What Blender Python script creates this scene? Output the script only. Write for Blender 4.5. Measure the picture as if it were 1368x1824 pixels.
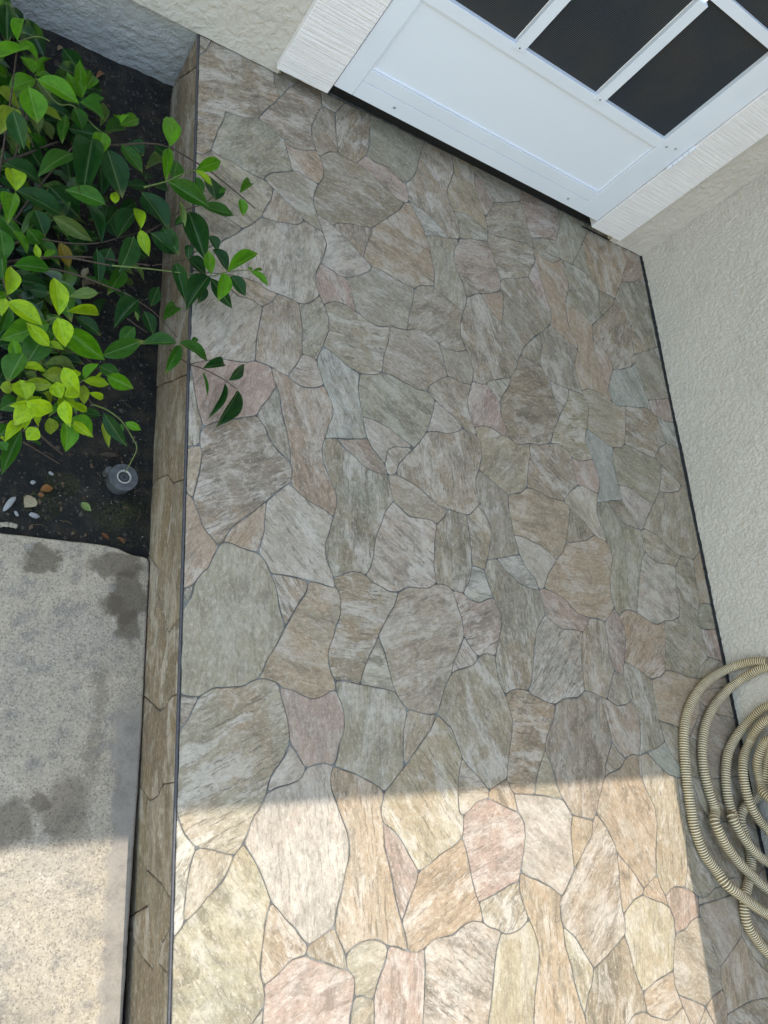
import bpy, bmesh, math, random
import numpy as np
from mathutils.geometry import tessellate_polygon
from mathutils import Vector, Matrix, noise as mnoise

for o in list(bpy.data.objects):
    bpy.data.objects.remove(o)
scene = bpy.context.scene
COL = scene.collection

# ------------------------------------------------------------------ camera
cam = bpy.data.cameras.new("camera")
cam.sensor_fit = 'VERTICAL'
cam.sensor_height = 24.0
cam.lens = 1370.0 / 1824.0 * 24.0
cam.clip_start = 0.02
cam.clip_end = 500
camera = bpy.data.objects.new("camera", cam)
COL.objects.link(camera)
RW = ((0.82623991, 0.142156, 0.54508649), (-0.0587721, -0.9406002, 0.33439063), (0.5602441, -0.30832276, -0.76880662))
# rows of RW: world axis -> (right, down, forward)
m = Matrix.Identity(4)
for i in range(3):
    m[i][0] = RW[i][0]
    m[i][1] = -RW[i][1]
    m[i][2] = -RW[i][2]
m.translation = Vector((0, 0, 1.2))
camera.matrix_world = m
scene.camera = camera

# ------------------------------------------------------------------ light
SUN = Vector((0.10, 0.236, 1.0)).normalized()
world = bpy.data.worlds.new("World")
scene.world = world
world.use_nodes = True
wn = world.node_tree.nodes
wl = world.node_tree.links
sky = wn.new("ShaderNodeTexSky")
sky.sky_type = 'NISHITA'
sky.sun_disc = False
sky.sun_elevation = math.asin(SUN.z)
sky.sun_rotation = math.atan2(SUN.x, SUN.y)
sky.air_density = 2.5
sky.dust_density = 1.0
sky.ozone_density = 0.5
wl.new(sky.outputs[0], wn["Background"].inputs[0])
wn["Background"].inputs[1].default_value = 0.15
sun = bpy.data.lights.new("sun", 'SUN')
sun.energy = 2.0
sun.angle = math.radians(0.16)
sun.color = (0.96, 0.93, 0.83)
sun_o = bpy.data.objects.new("sun", sun)
COL.objects.link(sun_o)
sun_o.rotation_euler = SUN.to_track_quat('Z', 'Y').to_euler()
sun_o.location = SUN * 6
scene.view_settings.view_transform = 'Standard'
scene.view_settings.look = 'None'
scene.view_settings.exposure = 1.36
scene.view_settings.gamma = 1.0
scene.view_settings.use_curve_mapping = False

# ------------------------------------------------------------------ data (metres x 10000)
FLOOR = """
p64 4365,7473 4440,7189 4474,6909 4548,6585 4619,6376 4622,6237 4859,6417 5242,6562 5468,6658 5698,6741 5786,6941 5997,7236 6136,7487 6047,7681 6019,7893 5678,7923 5437,7823 5176,7795 4950,7775 4784,7682 4566,7590
w59 4365,7473 4566,7590 4784,7682 4950,7775 5176,7795 5437,7823 5678,7923 5689,8272 5735,8638 5814,9022 5846,9225 5677,9273 5494,9309 5313,9279 5104,9435 4954,9677 4365,9535
b-79 4365,7473 4365,5807 4590,5898 4585,6117 4622,6237 4619,6376 4548,6585 4474,6909 4440,7189
g41 10284,-2546 10480,-2607 10558,-2663 10674,-2702 10884,-2709 11072,-2653 11272,-2538 11196,-2338 11123,-2114 11126,-1873 10828,-1924 10496,-2017 10089,-2109 10124,-2228 10146,-2441
w-38 10284,-2546 10146,-2441 9870,-2388 9635,-2435 9462,-2544 9024,-2548 8786,-2652 8787,-2957 8759,-3094 8713,-3414 8653,-3741 8309,-5600 9464,-5600 10048,-4005 10207,-3571 10272,-3343 10403,-2902 10558,-2663 10480,-2607
w45 12286,1557 12490,1471 12738,1428 13048,1565 13477,1584 13739,1741 13753,2243 13824,2692 13952,3073 13703,3124 13193,3110 12995,3258 12776,3404 12530,3133 12442,3002 12355,2749 12317,2655 12216,2315 12190,2164 12102,1893 11966,1700 12135,1599 12216,1586
o-8 12286,1557 12216,1586 12135,1599 11966,1700 11750,1755 11504,1722 11289,1613 11369,1364 11443,1082 11329,723 11198,373 11101,-10 11165,-210 11244,-306 11528,-329 11796,-362 11879,-112 12030,182 12252,509 12334,733 12613,1104 12738,1428 12490,1471
d-35 9939,8344 10123,8169 10430,7993 10740,7815 10909,7646 11046,7562 11300,7545 11260,7735 11232,7856 11116,8121 11136,8458 11297,8873 11032,8841 10785,8926 10593,8911 10306,8760 9994,8495
b-14 9939,8344 9994,8495 10306,8760 10593,8911 10545,9047 10501,9410 10390,9758 10210,9837 9973,9954 9726,9933 9483,9818 9196,9784 9023,9803 8909,9310 8767,8909 8702,8521 9018,8485 9355,8399 9621,8327
g-29 9939,8344 9621,8327 9355,8399 9018,8485 8702,8521 8527,8387 8118,8310 8052,7954 8082,7563 8119,7293 8418,7280 8806,7170 9052,7025 9303,6912 9429,6838 9619,7045 9798,7298 9898,7517 10052,7867 10123,8169
w-5 10123,8169 10052,7867 9898,7517 9798,7298 10041,7376 10364,7395 10704,7504 10909,7646 10740,7815 10430,7993
o-75 18761,4056 18956,4168 19310,4141 19310,5676 18906,5396 18853,4928 18826,4451
g-42 18761,4056 18826,4451 18853,4928 18906,5396 18352,5445 18026,5080 17865,4444 17864,4139 17796,3720 17425,3565 17123,3563 17026,3088 16872,2655 16794,2286 17210,2263 17579,2150 18008,2108 18259,2420 18718,2692 18654,3061 18659,3456 18519,3504 18582,3698
g-9 18761,4056 18582,3698 18519,3504 18659,3456 18838,3429 19310,3474 19310,4141 18956,4168
g47 4693,12653 4855,12585 5106,12580 5394,12514 5687,12466 5918,12463 5926,12562 6089,12736 6594,13040 6546,13274 6481,13522 6399,13864 6206,13925 5965,14060 5777,14120 5423,13946 5193,13899 4998,13890 4953,13629 4830,13254 4757,12948
b19 4693,12653 4757,12948 4830,13254 4953,13629 4998,13890 5193,13899 5423,13946 5777,14120 5916,14401 6183,14800 6311,15042 6179,15349 6167,15818 6164,15924 4656,15963 4645,15847 4632,15690 4509,15319 4365,15155 4365,12423 4505,12453
b-27 4693,12653 4505,12453 4365,12423 4365,11196 4783,11245 5027,11106 5212,11026 5399,10946 5619,11164 5796,11402 5912,11673 6064,12001 6118,12328 5918,12463 5687,12466 5394,12514 5106,12580 4855,12585
p-56 14183,12280 14284,12179 14495,12001 14549,11956 14558,12045 14463,12423 14377,12853 14320,13298 14217,13969 14226,13545 13963,13118 13842,12874 14026,12543
g-48 14183,12280 14026,12543 13842,12874 13363,12666 12982,12517 12730,12346 12709,12031 12767,11921 12739,11565 12575,10959 12732,10550 12972,10207 13025,10079 13124,10231 13294,10510 13626,10822 13758,10992 13979,11125 14452,11561 14524,11718 14549,11956 14495,12001 14284,12179
g9 6167,15818 6179,15349 6311,15042 6497,15364 6752,15732 6824,15907 6164,15924
o-25 7003,13018 7257,12977 7394,13203 7425,13545 7323,13825 7234,13946 6880,13773 6590,13699 6399,13864 6481,13522 6546,13274 6594,13040 6755,13097
b-18 7003,13018 6755,13097 6594,13040 6089,12736 5926,12562 5918,12463 6118,12328 6454,12101 6727,11956 6862,11787 7071,11724 7336,11664 7271,11847 7190,12101 7109,12356 7136,12643 7257,12977
d5 7257,12977 7136,12643 7109,12356 7190,12101 7406,12059 7639,11944 7700,12075 8005,12198 8346,12271 8671,12339 8843,12534 9148,12841 9555,13258 9706,13539 9497,13596 9213,13724 8892,13874 8659,14063 8361,14131 8222,14126 8026,14156 7842,14212 7598,14088 7323,13825 7425,13545 7394,13203
o-75 16876,15814 16804,15625 16467,15070 16546,14286 16591,13927 16880,13558 17184,13516 17590,13483 17769,13824 18070,14250 18174,14538 18513,15088 18404,15745 18369,15961 16928,15948
g-89 16876,15814 16928,15948 15576,15936 15544,15304 15278,14679 15261,14286 15362,14055 15828,14038 16274,14737 16467,15070 16804,15625
w-85 6958,423 6793,417 6588,357 6477,172 6253,105 6047,72 5858,-4 5807,-86 5745,-209 5598,-366 5526,-566 5443,-721 5597,-935 5692,-1084 5786,-1273 5868,-1479 5903,-1592 6046,-1736 6165,-1888 6309,-2005 6405,-2136 6538,-2281 6832,-2176 7030,-2083 7062,-1966 7110,-1768 7214,-1552 7266,-1327 7358,-1122 7384,-887 7326,-663 7226,-435 7139,-207 7052,22 7061,225 7123,371
p-80 6958,423 7123,371 7200,519 7252,728 7362,939 7388,1155 7341,1398 7221,1646 7090,1627 6943,1528 6745,1490 6526,1547 6364,1652 6176,1668 6084,1742 6159,1438 6247,1160 6283,953 6279,771 6421,587 6484,461 6588,357 6793,417
b-84 10364,7395 10041,7376 9798,7298 9619,7045 9429,6838 9164,6587 8962,6352 8890,6131 9084,6070 9405,5951 9652,5800 9897,5599 10220,5552 10510,5515 10727,5489 10831,5514 11180,5834 11096,6142 11119,6419 11248,6667 11396,7036 11403,7352 11300,7545 11046,7562 10909,7646 10704,7504
g-85 12701,3981 12502,3980 12416,3988 12124,4058 11737,4310 11484,4580 11186,4507 11091,4259 11100,4181 11184,3908 11272,3673 11411,3369 11436,3126 11276,2725 11145,2424 11131,2132 11187,1845 11289,1613 11504,1722 11750,1755 11966,1700 12102,1893 12190,2164 12216,2315 12317,2655 12355,2749 12442,3002 12530,3133 12776,3404 12745,3724
p-20 12701,3981 12745,3724 12776,3404 12995,3258 13193,3110 13703,3124 13952,3073 14208,3370 14272,3442 13878,3514 13714,3636 13516,3820 13172,3957 12867,4029
w-43 12701,3981 12867,4029 12943,4202 13097,4418 13420,4776 13169,4936 12909,5076 12694,5101 12397,5199 12113,5212 12216,4763 12366,4474 12553,4279 12629,4204
s-6 12701,3981 12629,4204 12553,4279 12366,4474 12216,4763 11571,4599 11484,4580 11737,4310 12124,4058 12416,3988 12502,3980
d-57 16417,340 16608,80 16819,-119 17039,-208 17371,-302 17703,-671 17943,-813 18749,-1289 19310,-1621 19310,-308 18471,-318 17879,-325 17762,-157 17699,174 17542,575 17291,680 16861,917 16557,1002 16200,1070 16279,600
s-32 16417,340 16279,600 15976,463 15564,373 15824,107 16217,-157 16514,-233 17039,-208 16819,-119 16608,80
o-87 7123,371 7061,225 7052,22 7139,-207 7226,-435 7326,-663 7384,-887 7358,-1122 7266,-1327 7214,-1552 7110,-1768 7062,-1966 7030,-2083 7076,-2230 7186,-2422 7220,-2530 7372,-2413 7591,-2364 7838,-2389 8054,-2513 8222,-2548 8430,-2662 8418,-2461 8352,-2198 8295,-1999 8230,-1711 8182,-1378 8089,-1036 8076,-607 8046,-399 8147,-115 7970,23 7684,164 7537,228 7317,295
g-94 7123,371 7317,295 7537,228 7684,164 7970,23 8147,-115 8368,75 8602,282 8613,600 8636,873 8703,1099 8771,1329 8635,1456 8536,1623 8395,1672 8083,1718 7741,1763 7391,1823 7214,1814 7221,1646 7341,1398 7388,1155 7362,939 7252,728 7200,519
d69 8222,14126 8361,14131 8646,14511 8776,14952 8859,15923 8091,15882 8024,15754 7809,15410 7793,15049 7812,14582 7842,14212 8026,14156
p-15 8361,14131 8659,14063 8892,13874 9213,13724 9497,13596 9706,13539 9874,13650 9865,13894 9805,14218 9513,14345 9310,14467 8847,14436 8646,14511
g-75 16467,15070 16274,14737 15828,14038 16239,13995 16591,13927 16546,14286
g-7 16712,12814 16707,12523 16863,12670 17426,13202 17590,13483 17184,13516 16880,13558
g-56 16712,12814 16880,13558 16591,13927 16239,13995 15828,14038 15362,14055 15421,13615 15536,13320 15392,12887 15245,12577 15682,12468 16007,12340 16291,12150 16707,12523
b58 16707,12523 16291,12150 16181,11649 16570,11396 16866,11112 16861,10835 17189,10925 17752,11175 17998,11387 18009,11677 18030,12265 18125,12763 17935,13174 17590,13483 17426,13202 16863,12670
y-57 5868,-1479 5786,-1273 5692,-1084 5597,-935 5443,-721 5373,-795 5292,-877 5157,-1147 5046,-1270 4871,-1401 4723,-1551 4515,-1707 4465,-1791 4365,-1875 4365,-4451 5593,-3160 5763,-2982 5798,-2862 5776,-2704 5742,-2597 5720,-2484 5756,-2248 5793,-2030 5830,-1786 5903,-1592
o-57 5903,-1592 5830,-1786 5793,-2030 5756,-2248 5720,-2484 5742,-2597 5776,-2704 6057,-2575 6227,-2451 6496,-2416 6538,-2281 6405,-2136 6309,-2005 6165,-1888 6046,-1736
p11 15278,14679 15544,15304 15576,15936 14106,15970 13953,15518 14103,15088 14101,14743 14227,14348 14647,14520
g-6 15278,14679 14647,14520 14227,14348 14217,13969 14574,13798 14960,13755 15362,14055 15261,14286
o-64 13616,-674 13544,-837 13785,-1104 13973,-1450 14017,-1641 14382,-2004 14694,-2405 14962,-2284 15182,-2183 15277,-1756 15362,-1540 15482,-1202 15506,-850 15316,-451 15174,-53 15245,310 14979,333 14763,249 14548,61 14125,-41 13994,-108 13762,-428
d-99 13616,-674 13762,-428 13994,-108 14051,138 14221,370 14399,621 14389,880 14325,1219 14228,1623 13967,1720 13739,1741 13477,1584 13048,1565 12738,1428 12613,1104 12334,733 12252,509 12411,140 12467,-222 12582,-488 12812,-801 13175,-894 13401,-951 13544,-837
b38 13544,-837 13401,-951 13317,-1232 13050,-1478 12667,-1816 12454,-2063 12217,-2255 12135,-2376 12122,-2645 12155,-2776 12443,-3005 12625,-3275 12854,-3612 13237,-3465 13870,-3177 13940,-3038 13935,-2791 13914,-2698 13919,-2410 13986,-2044 14017,-1641 13973,-1450 13785,-1104
s-70 7270,7686 7377,7438 7403,7269 7397,7140 7271,6859 7195,6594 7459,6656 7692,6675 8029,6756 8212,6811 8155,7025 8119,7293 8082,7563 8052,7954 8118,8310 7882,8380 7644,8500 7444,8645 7243,8704 7101,8494 7062,8334 7075,8222 7180,7922 7208,7783
o-75 7270,7686 7208,7783 7007,7676 6779,7623 6558,7661 6397,7776 6156,7837 6019,7893 6047,7681 6136,7487 6208,7227 6222,7108 6220,6985 6348,6502 6396,6185 6397,5921 6437,5696 6373,5469 6534,5325 6862,5150 7136,5064 7320,4947 7411,5222 7391,5484 7258,5757 7127,6062 7106,6360 7195,6594 7271,6859 7397,7140 7403,7269 7377,7438
g-21 8776,14952 8646,14511 8847,14436 9310,14467 9513,14345 9805,14218 10046,14466 10211,14816 10379,15406 10590,15938 8859,15923
o-9 17291,680 17796,1180 17968,1526 18000,1807 18496,1850 19310,1921 19310,2189 18581,2103 18008,2108 17579,2150 17210,2263 16794,2286 16614,2143 16206,2048 16158,1779 16156,1579 16200,1070 16557,1002 16861,917
b153 17291,680 17542,575 17699,174 17762,-157 17879,-325 18471,-318 19310,-308 19310,1113 18880,1178 18414,1249 17968,1526 17796,1180
w-25 14103,9735 14159,9335 14281,8753 14495,9049 14723,9395 14803,9659 14460,9683
g-81 14103,9735 14460,9683 14803,9659 15155,9652 15345,9636 15316,9740 15235,10037 15204,10288 15203,10419 15212,10596 15449,11064 15248,11183 14881,11295 14452,11561 13979,11125 13960,10666 13796,10090
d14 14103,9735 13796,10090 13459,10140 13124,10231 13025,10079 12904,9779 12656,9429 12538,9121 12258,8815 12180,8603 12175,8260 12295,7985 12344,7704 12509,7583 12743,7595 13023,7710 13388,7729 13783,7869 13987,8286 14281,8753 14159,9335
o38 16794,2286 16872,2655 17026,3088 17123,3563 16876,3456 16647,3442 16399,3551 16052,3688 15851,3744 15637,3739 15336,3584 15479,3316 15436,2936 15265,2456 15691,2303 15965,2143 16206,2048 16614,2143
s4 10230,13101 10312,12815 10703,12955 11122,13049 10826,13267 10491,13517 10235,13623 9874,13650 10039,13407
o-40 10230,13101 10039,13407 9874,13650 9706,13539 9555,13258 9148,12841 9339,12641 9620,12509 9912,12462 10420,12351 10398,12574 10312,12815
g-94 10312,12815 10398,12574 10420,12351 10446,11966 10484,11691 10405,11344 10693,11195 10986,11053 11308,10938 11437,11248 11456,11400 11451,11544 11280,12028 11159,12364 11225,12734 11448,13173 11122,13049 10703,12955
o-22 5313,9279 5494,9309 5677,9273 5846,9225 6051,9401 6181,9650 5928,9662 5740,9765 5251,9754 4954,9677 5104,9435
p-56 12246,15368 12320,14972 12420,14591 12483,14313 12804,14784 12886,14998 12769,15274 12606,15587 12272,15769
o-56 12246,15368 12272,15769 12254,15970 11500,15970 11508,15399 11371,15050 11213,14696 11200,14369 11347,14002 11668,14097 11958,14086 12235,13952 12519,13841 12483,14313 12420,14591 12320,14972
o-45 15175,-2720 15420,-2845 15369,-2633 15259,-2427 15182,-2183 14962,-2284 14694,-2405 14617,-2518 14913,-2634
y-102 15175,-2720 14913,-2634 14617,-2518 14329,-2564 13935,-2791 13940,-3038 13870,-3177 13962,-3474 14031,-3887 14179,-4246 14641,-4112 15228,-4016 15352,-3682 15497,-3357 15528,-3091 15420,-2845
p-104 15420,-2845 15528,-3091 15497,-3357 15877,-3328 16120,-3196 16436,-3154 16463,-2940 16485,-2764 16366,-2665 16070,-2541 15858,-2489 15635,-2483 15369,-2633
b-104 17953,7263 17549,6802 17243,6451 17033,6220 16948,6010 17069,6027 17611,5841 18065,5519 18352,5445 18906,5396 19310,5676 19310,7512 19055,7643 18896,7443 18469,7307
g-19 17953,7263 18146,7720 18296,8136 18114,8275 17689,8321 17228,8421 16761,8465 16643,8343 16241,8239 16118,7843 16164,7444 16206,7148 16608,7157 17031,6985 17549,6802
w-25 17953,7263 18469,7307 18896,7443 19055,7643 18643,7896 18296,8136 18146,7720
w-40 17549,6802 17031,6985 16608,7157 16206,7148 16246,6736 16429,6448 16652,6205 16792,5969 16948,6010 17033,6220 17243,6451
b30 14227,14348 14101,14743 14103,15088 13953,15518 13448,15241 12886,14998 12804,14784 12483,14313 12519,13841 12817,13802 13301,13931 13790,14012 14117,14025 14217,13969
g-75 6102,6125 6397,5921 6396,6185 6348,6502 6220,6985 6222,7108 6208,7227 6136,7487 5997,7236 5786,6941 5698,6741 5872,6545 5958,6328
d29 6102,6125 5958,6328 5872,6545 5698,6741 5468,6658 5242,6562 4859,6417 4622,6237 4585,6117 4590,5898 4644,5799 4623,5551 4578,5274 4520,5026 4485,4877 4593,4622 4686,4380 4843,4197 4973,4061 5049,4147 5139,4313 5243,4483 5607,4776 5888,5037 6120,5256 6298,5427 6373,5469 6437,5696 6397,5921
p-57 14522,7610 14461,7696 14511,7180 14571,6845 14787,6883 15029,6789 15304,6758 15376,6906 15450,7234 15363,7576 15315,7726 14827,7572
b10 14522,7610 14827,7572 15315,7726 15220,7908 15132,8254 15280,8614 15454,9112 15502,9462 15345,9636 15155,9652 14803,9659 14723,9395 14495,9049 14281,8753 13987,8286 13783,7869 14068,7909 14401,7782 14461,7696
b-34 14461,7696 14401,7782 14068,7909 13783,7869 13388,7729 13023,7710 12986,7352 12916,7219 12804,6830 12724,6490 12978,6479 13149,6435 13476,6344 13962,6330 14218,6615 14571,6845 14511,7180
p63 11136,8458 11116,8121 11232,7856 11260,7735 11514,7854 11778,7851 12034,7760 12344,7704 12295,7985 12175,8260 12180,8603 12007,8828 11784,9021 11665,8978 11332,8978 11297,8873
w-45 5841,4460 5784,4240 5715,4027 5851,3907 5973,3674 6153,3666 6436,3655 6725,3610 6901,3595 7078,3558 7273,3522 7277,3603 7252,3723 7184,3920 7100,4130 7110,4381 7212,4618 7320,4947 7136,5064 6862,5150 6534,5325 6373,5469 6298,5427 6120,5256 5888,5037 5857,4732
o57 5841,4460 5857,4732 5888,5037 5607,4776 5243,4483 5139,4313 5049,4147 5179,4151 5391,4087 5715,4027 5784,4240
g-57 10501,9410 10545,9047 10593,8911 10785,8926 11032,8841 11297,8873 11332,8978 11401,9168 11401,9515 11260,9813 10959,9678 10570,9659 10390,9758
g-90 5715,4027 5391,4087 5179,4151 5049,4147 4973,4061 4862,3821 4801,3665 4679,3554 4560,3372 4505,3128 4425,3003 4365,2911 4365,1538 4513,1512 4675,1514 4815,1582 4934,1655 5201,1667 5450,1678 5576,1766 5705,1815 5810,1971 5877,2139 6025,2338 6136,2539 6235,2730 6130,3062 6079,3363 5973,3674 5851,3907
p13 11959,11689 12284,11795 12709,12031 12730,12346 12744,12439 12674,12813 12577,13180 12435,13486 11813,13322 11448,13173 11225,12734 11159,12364 11280,12028 11643,11971
b-72 11959,11689 11456,11400 11437,11248 11308,10938 11144,10501 11123,10137 11260,9813 11401,9515 11401,9168 11332,8978 11665,8978 11784,9021 11915,9152 12257,9282 12656,9429 12904,9779 13025,10079 12972,10207 12732,10550 12575,10959 12178,11375
o-24 11959,11689 12178,11375 12575,10959 12739,11565 12767,11921 12709,12031 12284,11795
d-57 11959,11689 11643,11971 11280,12028 11451,11544 11456,11400
g-73 13796,10090 13960,10666 13979,11125 13626,10822 13294,10510 13124,10231 13459,10140
g-81 15265,2456 15130,2121 15175,1893 15289,1545 15459,1218 15443,868 15360,555 15245,310 15564,373 15976,463 16279,600 16200,1070 16156,1579 16158,1779 16206,2048 15965,2143 15691,2303
p-64 15265,2456 15436,2936 15479,3316 15336,3584 15221,3750 14803,3383 14782,2969 14788,2571 14808,2341 14852,2212 15130,2121
b42 12986,7352 13023,7710 12743,7595 12509,7583 12344,7704 12034,7760 11778,7851 11514,7854 11260,7735 11300,7545 11403,7352 11396,7036 11248,6667 11506,6523 11785,6363 12088,6187 12538,6333 12724,6490 12804,6830 12916,7219
d-1 7214,1814 7391,1823 7741,1763 7823,2006 7928,2216 8085,2458 8211,2677 8432,3043 8634,3307 8739,3569 8537,3566 8343,3647 8152,3727 7980,3837 7864,3895 7647,3886 7423,3781 7252,3723 7277,3603 7377,3450 7413,3239 7371,2997 7271,2781 7218,2597 7106,2387 7084,2184 7133,1961
o-15 7214,1814 7133,1961 7084,2184 7106,2387 7218,2597 7271,2781 7371,2997 7413,3239 7377,3450 7277,3603 7273,3522 7078,3558 6901,3595 6725,3610 6674,3389 6511,3168 6364,2927 6235,2730 6136,2539 6025,2338 5877,2139 5810,1971 5705,1815 5861,1819 6084,1742 6176,1668 6364,1652 6526,1547 6745,1490 6943,1528 7090,1627 7221,1646
o-57 11101,-10 10843,-116 10610,-208 10553,-358 10896,-506 11283,-659 11274,-477 11244,-306 11165,-210
b-70 11101,-10 11198,373 11329,723 11443,1082 11369,1364 11289,1613 11187,1845 11131,2132 11145,2424 10867,2470 10682,2376 10528,2213 10257,2133 10032,2085 9916,2012 9707,1734 9591,1464 9463,1230 9796,961 9961,566 9996,423 10165,224 10358,62 10610,-208 10843,-116
b13 12519,13841 12435,13486 12577,13180 12674,12813 12744,12439 12730,12346 12982,12517 13363,12666 13842,12874 13963,13118 14226,13545 14217,13969 14117,14025 13790,14012 13301,13931 12817,13802
g-7 12519,13841 12235,13952 11958,14086 11668,14097 11347,14002 11461,13758 11485,13366 11448,13173 11813,13322 12435,13486
o-96 15204,11802 15326,11568 15468,11295 15449,11064 15212,10596 15203,10419 15204,10288 15235,10037 15316,9740 15354,9758 15655,9909 15992,9888 16319,9795 16587,9686 16443,9827 16417,10218 16298,10723 16187,11145 16181,11649 16291,12150 16007,12340 15682,12468 15245,12577 15212,12125
o-56 15204,11802 15212,12125 15245,12577 15392,12887 15536,13320 15421,13615 15362,14055 14960,13755 14574,13798 14217,13969 14320,13298 14377,12853 14463,12423 14558,12045 14549,11956 14524,11718 14452,11561 14881,11295 15248,11183 15449,11064 15468,11295 15326,11568
w-32 8087,3988 7980,3837 8152,3727 8343,3647 8537,3566 8739,3569 8991,3706 9236,3714 9504,3718 9716,3841 9706,4280 9772,4747 9870,5150 9746,5226 9449,5230 9138,5216 8988,5347 8769,5499 8559,5251 8435,4962 8299,4706 8235,4493 8203,4258
g-91 8087,3988 8203,4258 8235,4493 8299,4706 8435,4962 8559,5251 8769,5499 8719,5770 8688,6062 8373,6067 8136,6132 7998,6215 7908,6306 7681,6447 7459,6656 7195,6594 7106,6360 7127,6062 7258,5757 7391,5484 7411,5222 7320,4947 7212,4618 7110,4381 7100,4130 7184,3920 7252,3723 7423,3781 7647,3886 7864,3895 7980,3837
w34 6000,357 5897,187 5858,-4 6047,72 6253,105 6477,172 6588,357 6484,461 6421,587 6279,771 6210,593 6078,431
b22 6000,357 6078,431 6210,593 6279,771 6283,953 6247,1160 6159,1438 6084,1742 5861,1819 5705,1815 5576,1766 5450,1678 5201,1667 4934,1655 4815,1582 4675,1514 4575,1317 4500,1146 4365,1002 4365,-215 4408,-302 4479,-483 4569,-607 4681,-714 4926,-755 5108,-830 5292,-877 5373,-795 5443,-721 5526,-566 5598,-366 5745,-209 5807,-86 5858,-4 5897,187
b-72 15360,555 15443,868 15459,1218 15289,1545 15061,1441 14756,1407 14452,1557 14228,1623 14325,1219 14389,880 14399,621 14598,359 14763,249 14979,333 15245,310
y-98 15245,310 15174,-53 15316,-451 15506,-850 15482,-1202 15362,-1540 15277,-1756 15182,-2183 15259,-2427 15369,-2633 15635,-2483 15858,-2489 16070,-2541 16280,-2197 16387,-1769 16470,-1419 16445,-812 16514,-233 16217,-157 15824,107 15564,373
o-57 10754,5064 10766,4681 10741,4332 10918,4320 11091,4259 11186,4507 11275,4710 11375,4983 11418,5285 11306,5535 11180,5834 10831,5514 10727,5489
d-97 10754,5064 10727,5489 10510,5515 10220,5552 10102,5358 9870,5150 9772,4747 9706,4280 9716,3841 9974,3841 10149,3738 10429,3702 10646,4042 10741,4332 10766,4681
o-71 12719,-1050 12681,-1445 12667,-1816 13050,-1478 13317,-1232 13401,-951 13175,-894 12812,-801
w-40 12719,-1050 12812,-801 12582,-488 12224,-426 11945,-371 11796,-362 11528,-329 11244,-306 11274,-477 11283,-659 11427,-824 11423,-1080 11314,-1399 11189,-1708 11385,-1827 11642,-1911 11959,-2071 12217,-2255 12454,-2063 12667,-1816 12681,-1445
b-93 5735,8638 5689,8272 5678,7923 6019,7893 6156,7837 6397,7776 6437,7882 6600,8121 6720,8383 6727,8649 6745,8956 6711,9318 6668,9578 6440,9638 6181,9650 6051,9401 5846,9225 5814,9022
w-41 12180,8603 12258,8815 12538,9121 12656,9429 12257,9282 11915,9152 11784,9021 12007,8828
s-3 10741,4332 10646,4042 10429,3702 10587,3580 10853,3525 11106,3637 11272,3673 11184,3908 11100,4181 11091,4259 10918,4320
y67 5292,-877 5108,-830 4926,-755 4681,-714 4619,-862 4561,-1103 4536,-1343 4510,-1543 4515,-1707 4723,-1551 4871,-1401 5046,-1270 5157,-1147
d-100 13237,-3465 12854,-3612 12742,-3844 12578,-4051 12440,-4327 12450,-4461 12517,-5356 13612,-4682 13814,-4558 14070,-4569 14214,-4607 14203,-4483 14179,-4246 14031,-3887 13962,-3474 13870,-3177
w-3 8083,1718 8395,1672 8536,1623 8468,1790 8393,2075 8334,2363 8211,2677 8085,2458 7928,2216 7823,2006 7741,1763
w37 7190,12101 7271,11847 7336,11664 7415,11373 7331,11040 7251,10805 7462,10756 7709,10664 7909,10663 8043,10750 8266,10870 8553,11091 8582,11256 8381,11411 8299,11457 8054,11669 7836,11813 7639,11944 7406,12059
o-3 12088,6187 12053,5817 12107,5312 12113,5212 12397,5199 12694,5101 12909,5076 13169,4936 13420,4776 13644,4958 13821,5243 14028,5791 14151,6157 13962,6330 13476,6344 13149,6435 12978,6479 12724,6490 12538,6333
g-96 12088,6187 11785,6363 11506,6523 11248,6667 11119,6419 11096,6142 11180,5834 11306,5535 11418,5285 11375,4983 11275,4710 11186,4507 11484,4580 11571,4599 12216,4763 12113,5212 12107,5312 12053,5817
b2 7243,8704 7444,8645 7644,8500 7882,8380 8118,8310 8527,8387 8702,8521 8767,8909 8909,9310 9023,9803 8841,9690 8611,9653 8356,9752 8104,9851 7855,9948 7606,9963 7426,9873 7282,9753 7392,9473 7380,9156 7247,8807
g49 7243,8704 7247,8807 7380,9156 7392,9473 7282,9753 7186,9968 7043,9794 6869,9630 6668,9578 6711,9318 6745,8956 6727,8649 6720,8383 6866,8393 7062,8334 7101,8494
g-57 16963,-2763 17162,-2655 17378,-2664 17752,-2557 17995,-2517 18194,-2604 18252,-2852 18658,-2777 19206,-2463 19310,-2441 19310,-1621 18749,-1289 18477,-1296 17827,-1313 17336,-1091 17140,-672 17039,-208 16514,-233 16445,-812 16470,-1419 16387,-1769 16280,-2197 16070,-2541 16366,-2665 16485,-2764 16731,-2816
g111 16963,-2763 16731,-2816 16485,-2764 16463,-2940 18069,-2861 18252,-2852 18194,-2604 17995,-2517 17752,-2557 17378,-2664 17162,-2655
s-73 16118,7843 16241,8239 15973,8308 15620,8482 15280,8614 15132,8254 15220,7908 15315,7726 15363,7576 15450,7234 15376,6906 15304,6758 15202,6491 15630,6598 16246,6736 16206,7148 16164,7444
o-88 14017,-1641 13986,-2044 13919,-2410 13914,-2698 13935,-2791 14329,-2564 14617,-2518 14694,-2405 14382,-2004
d-88 13821,5243 14202,5309 14571,5392 14920,5584 14579,5907 14217,6112 14151,6157 14028,5791
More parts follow.
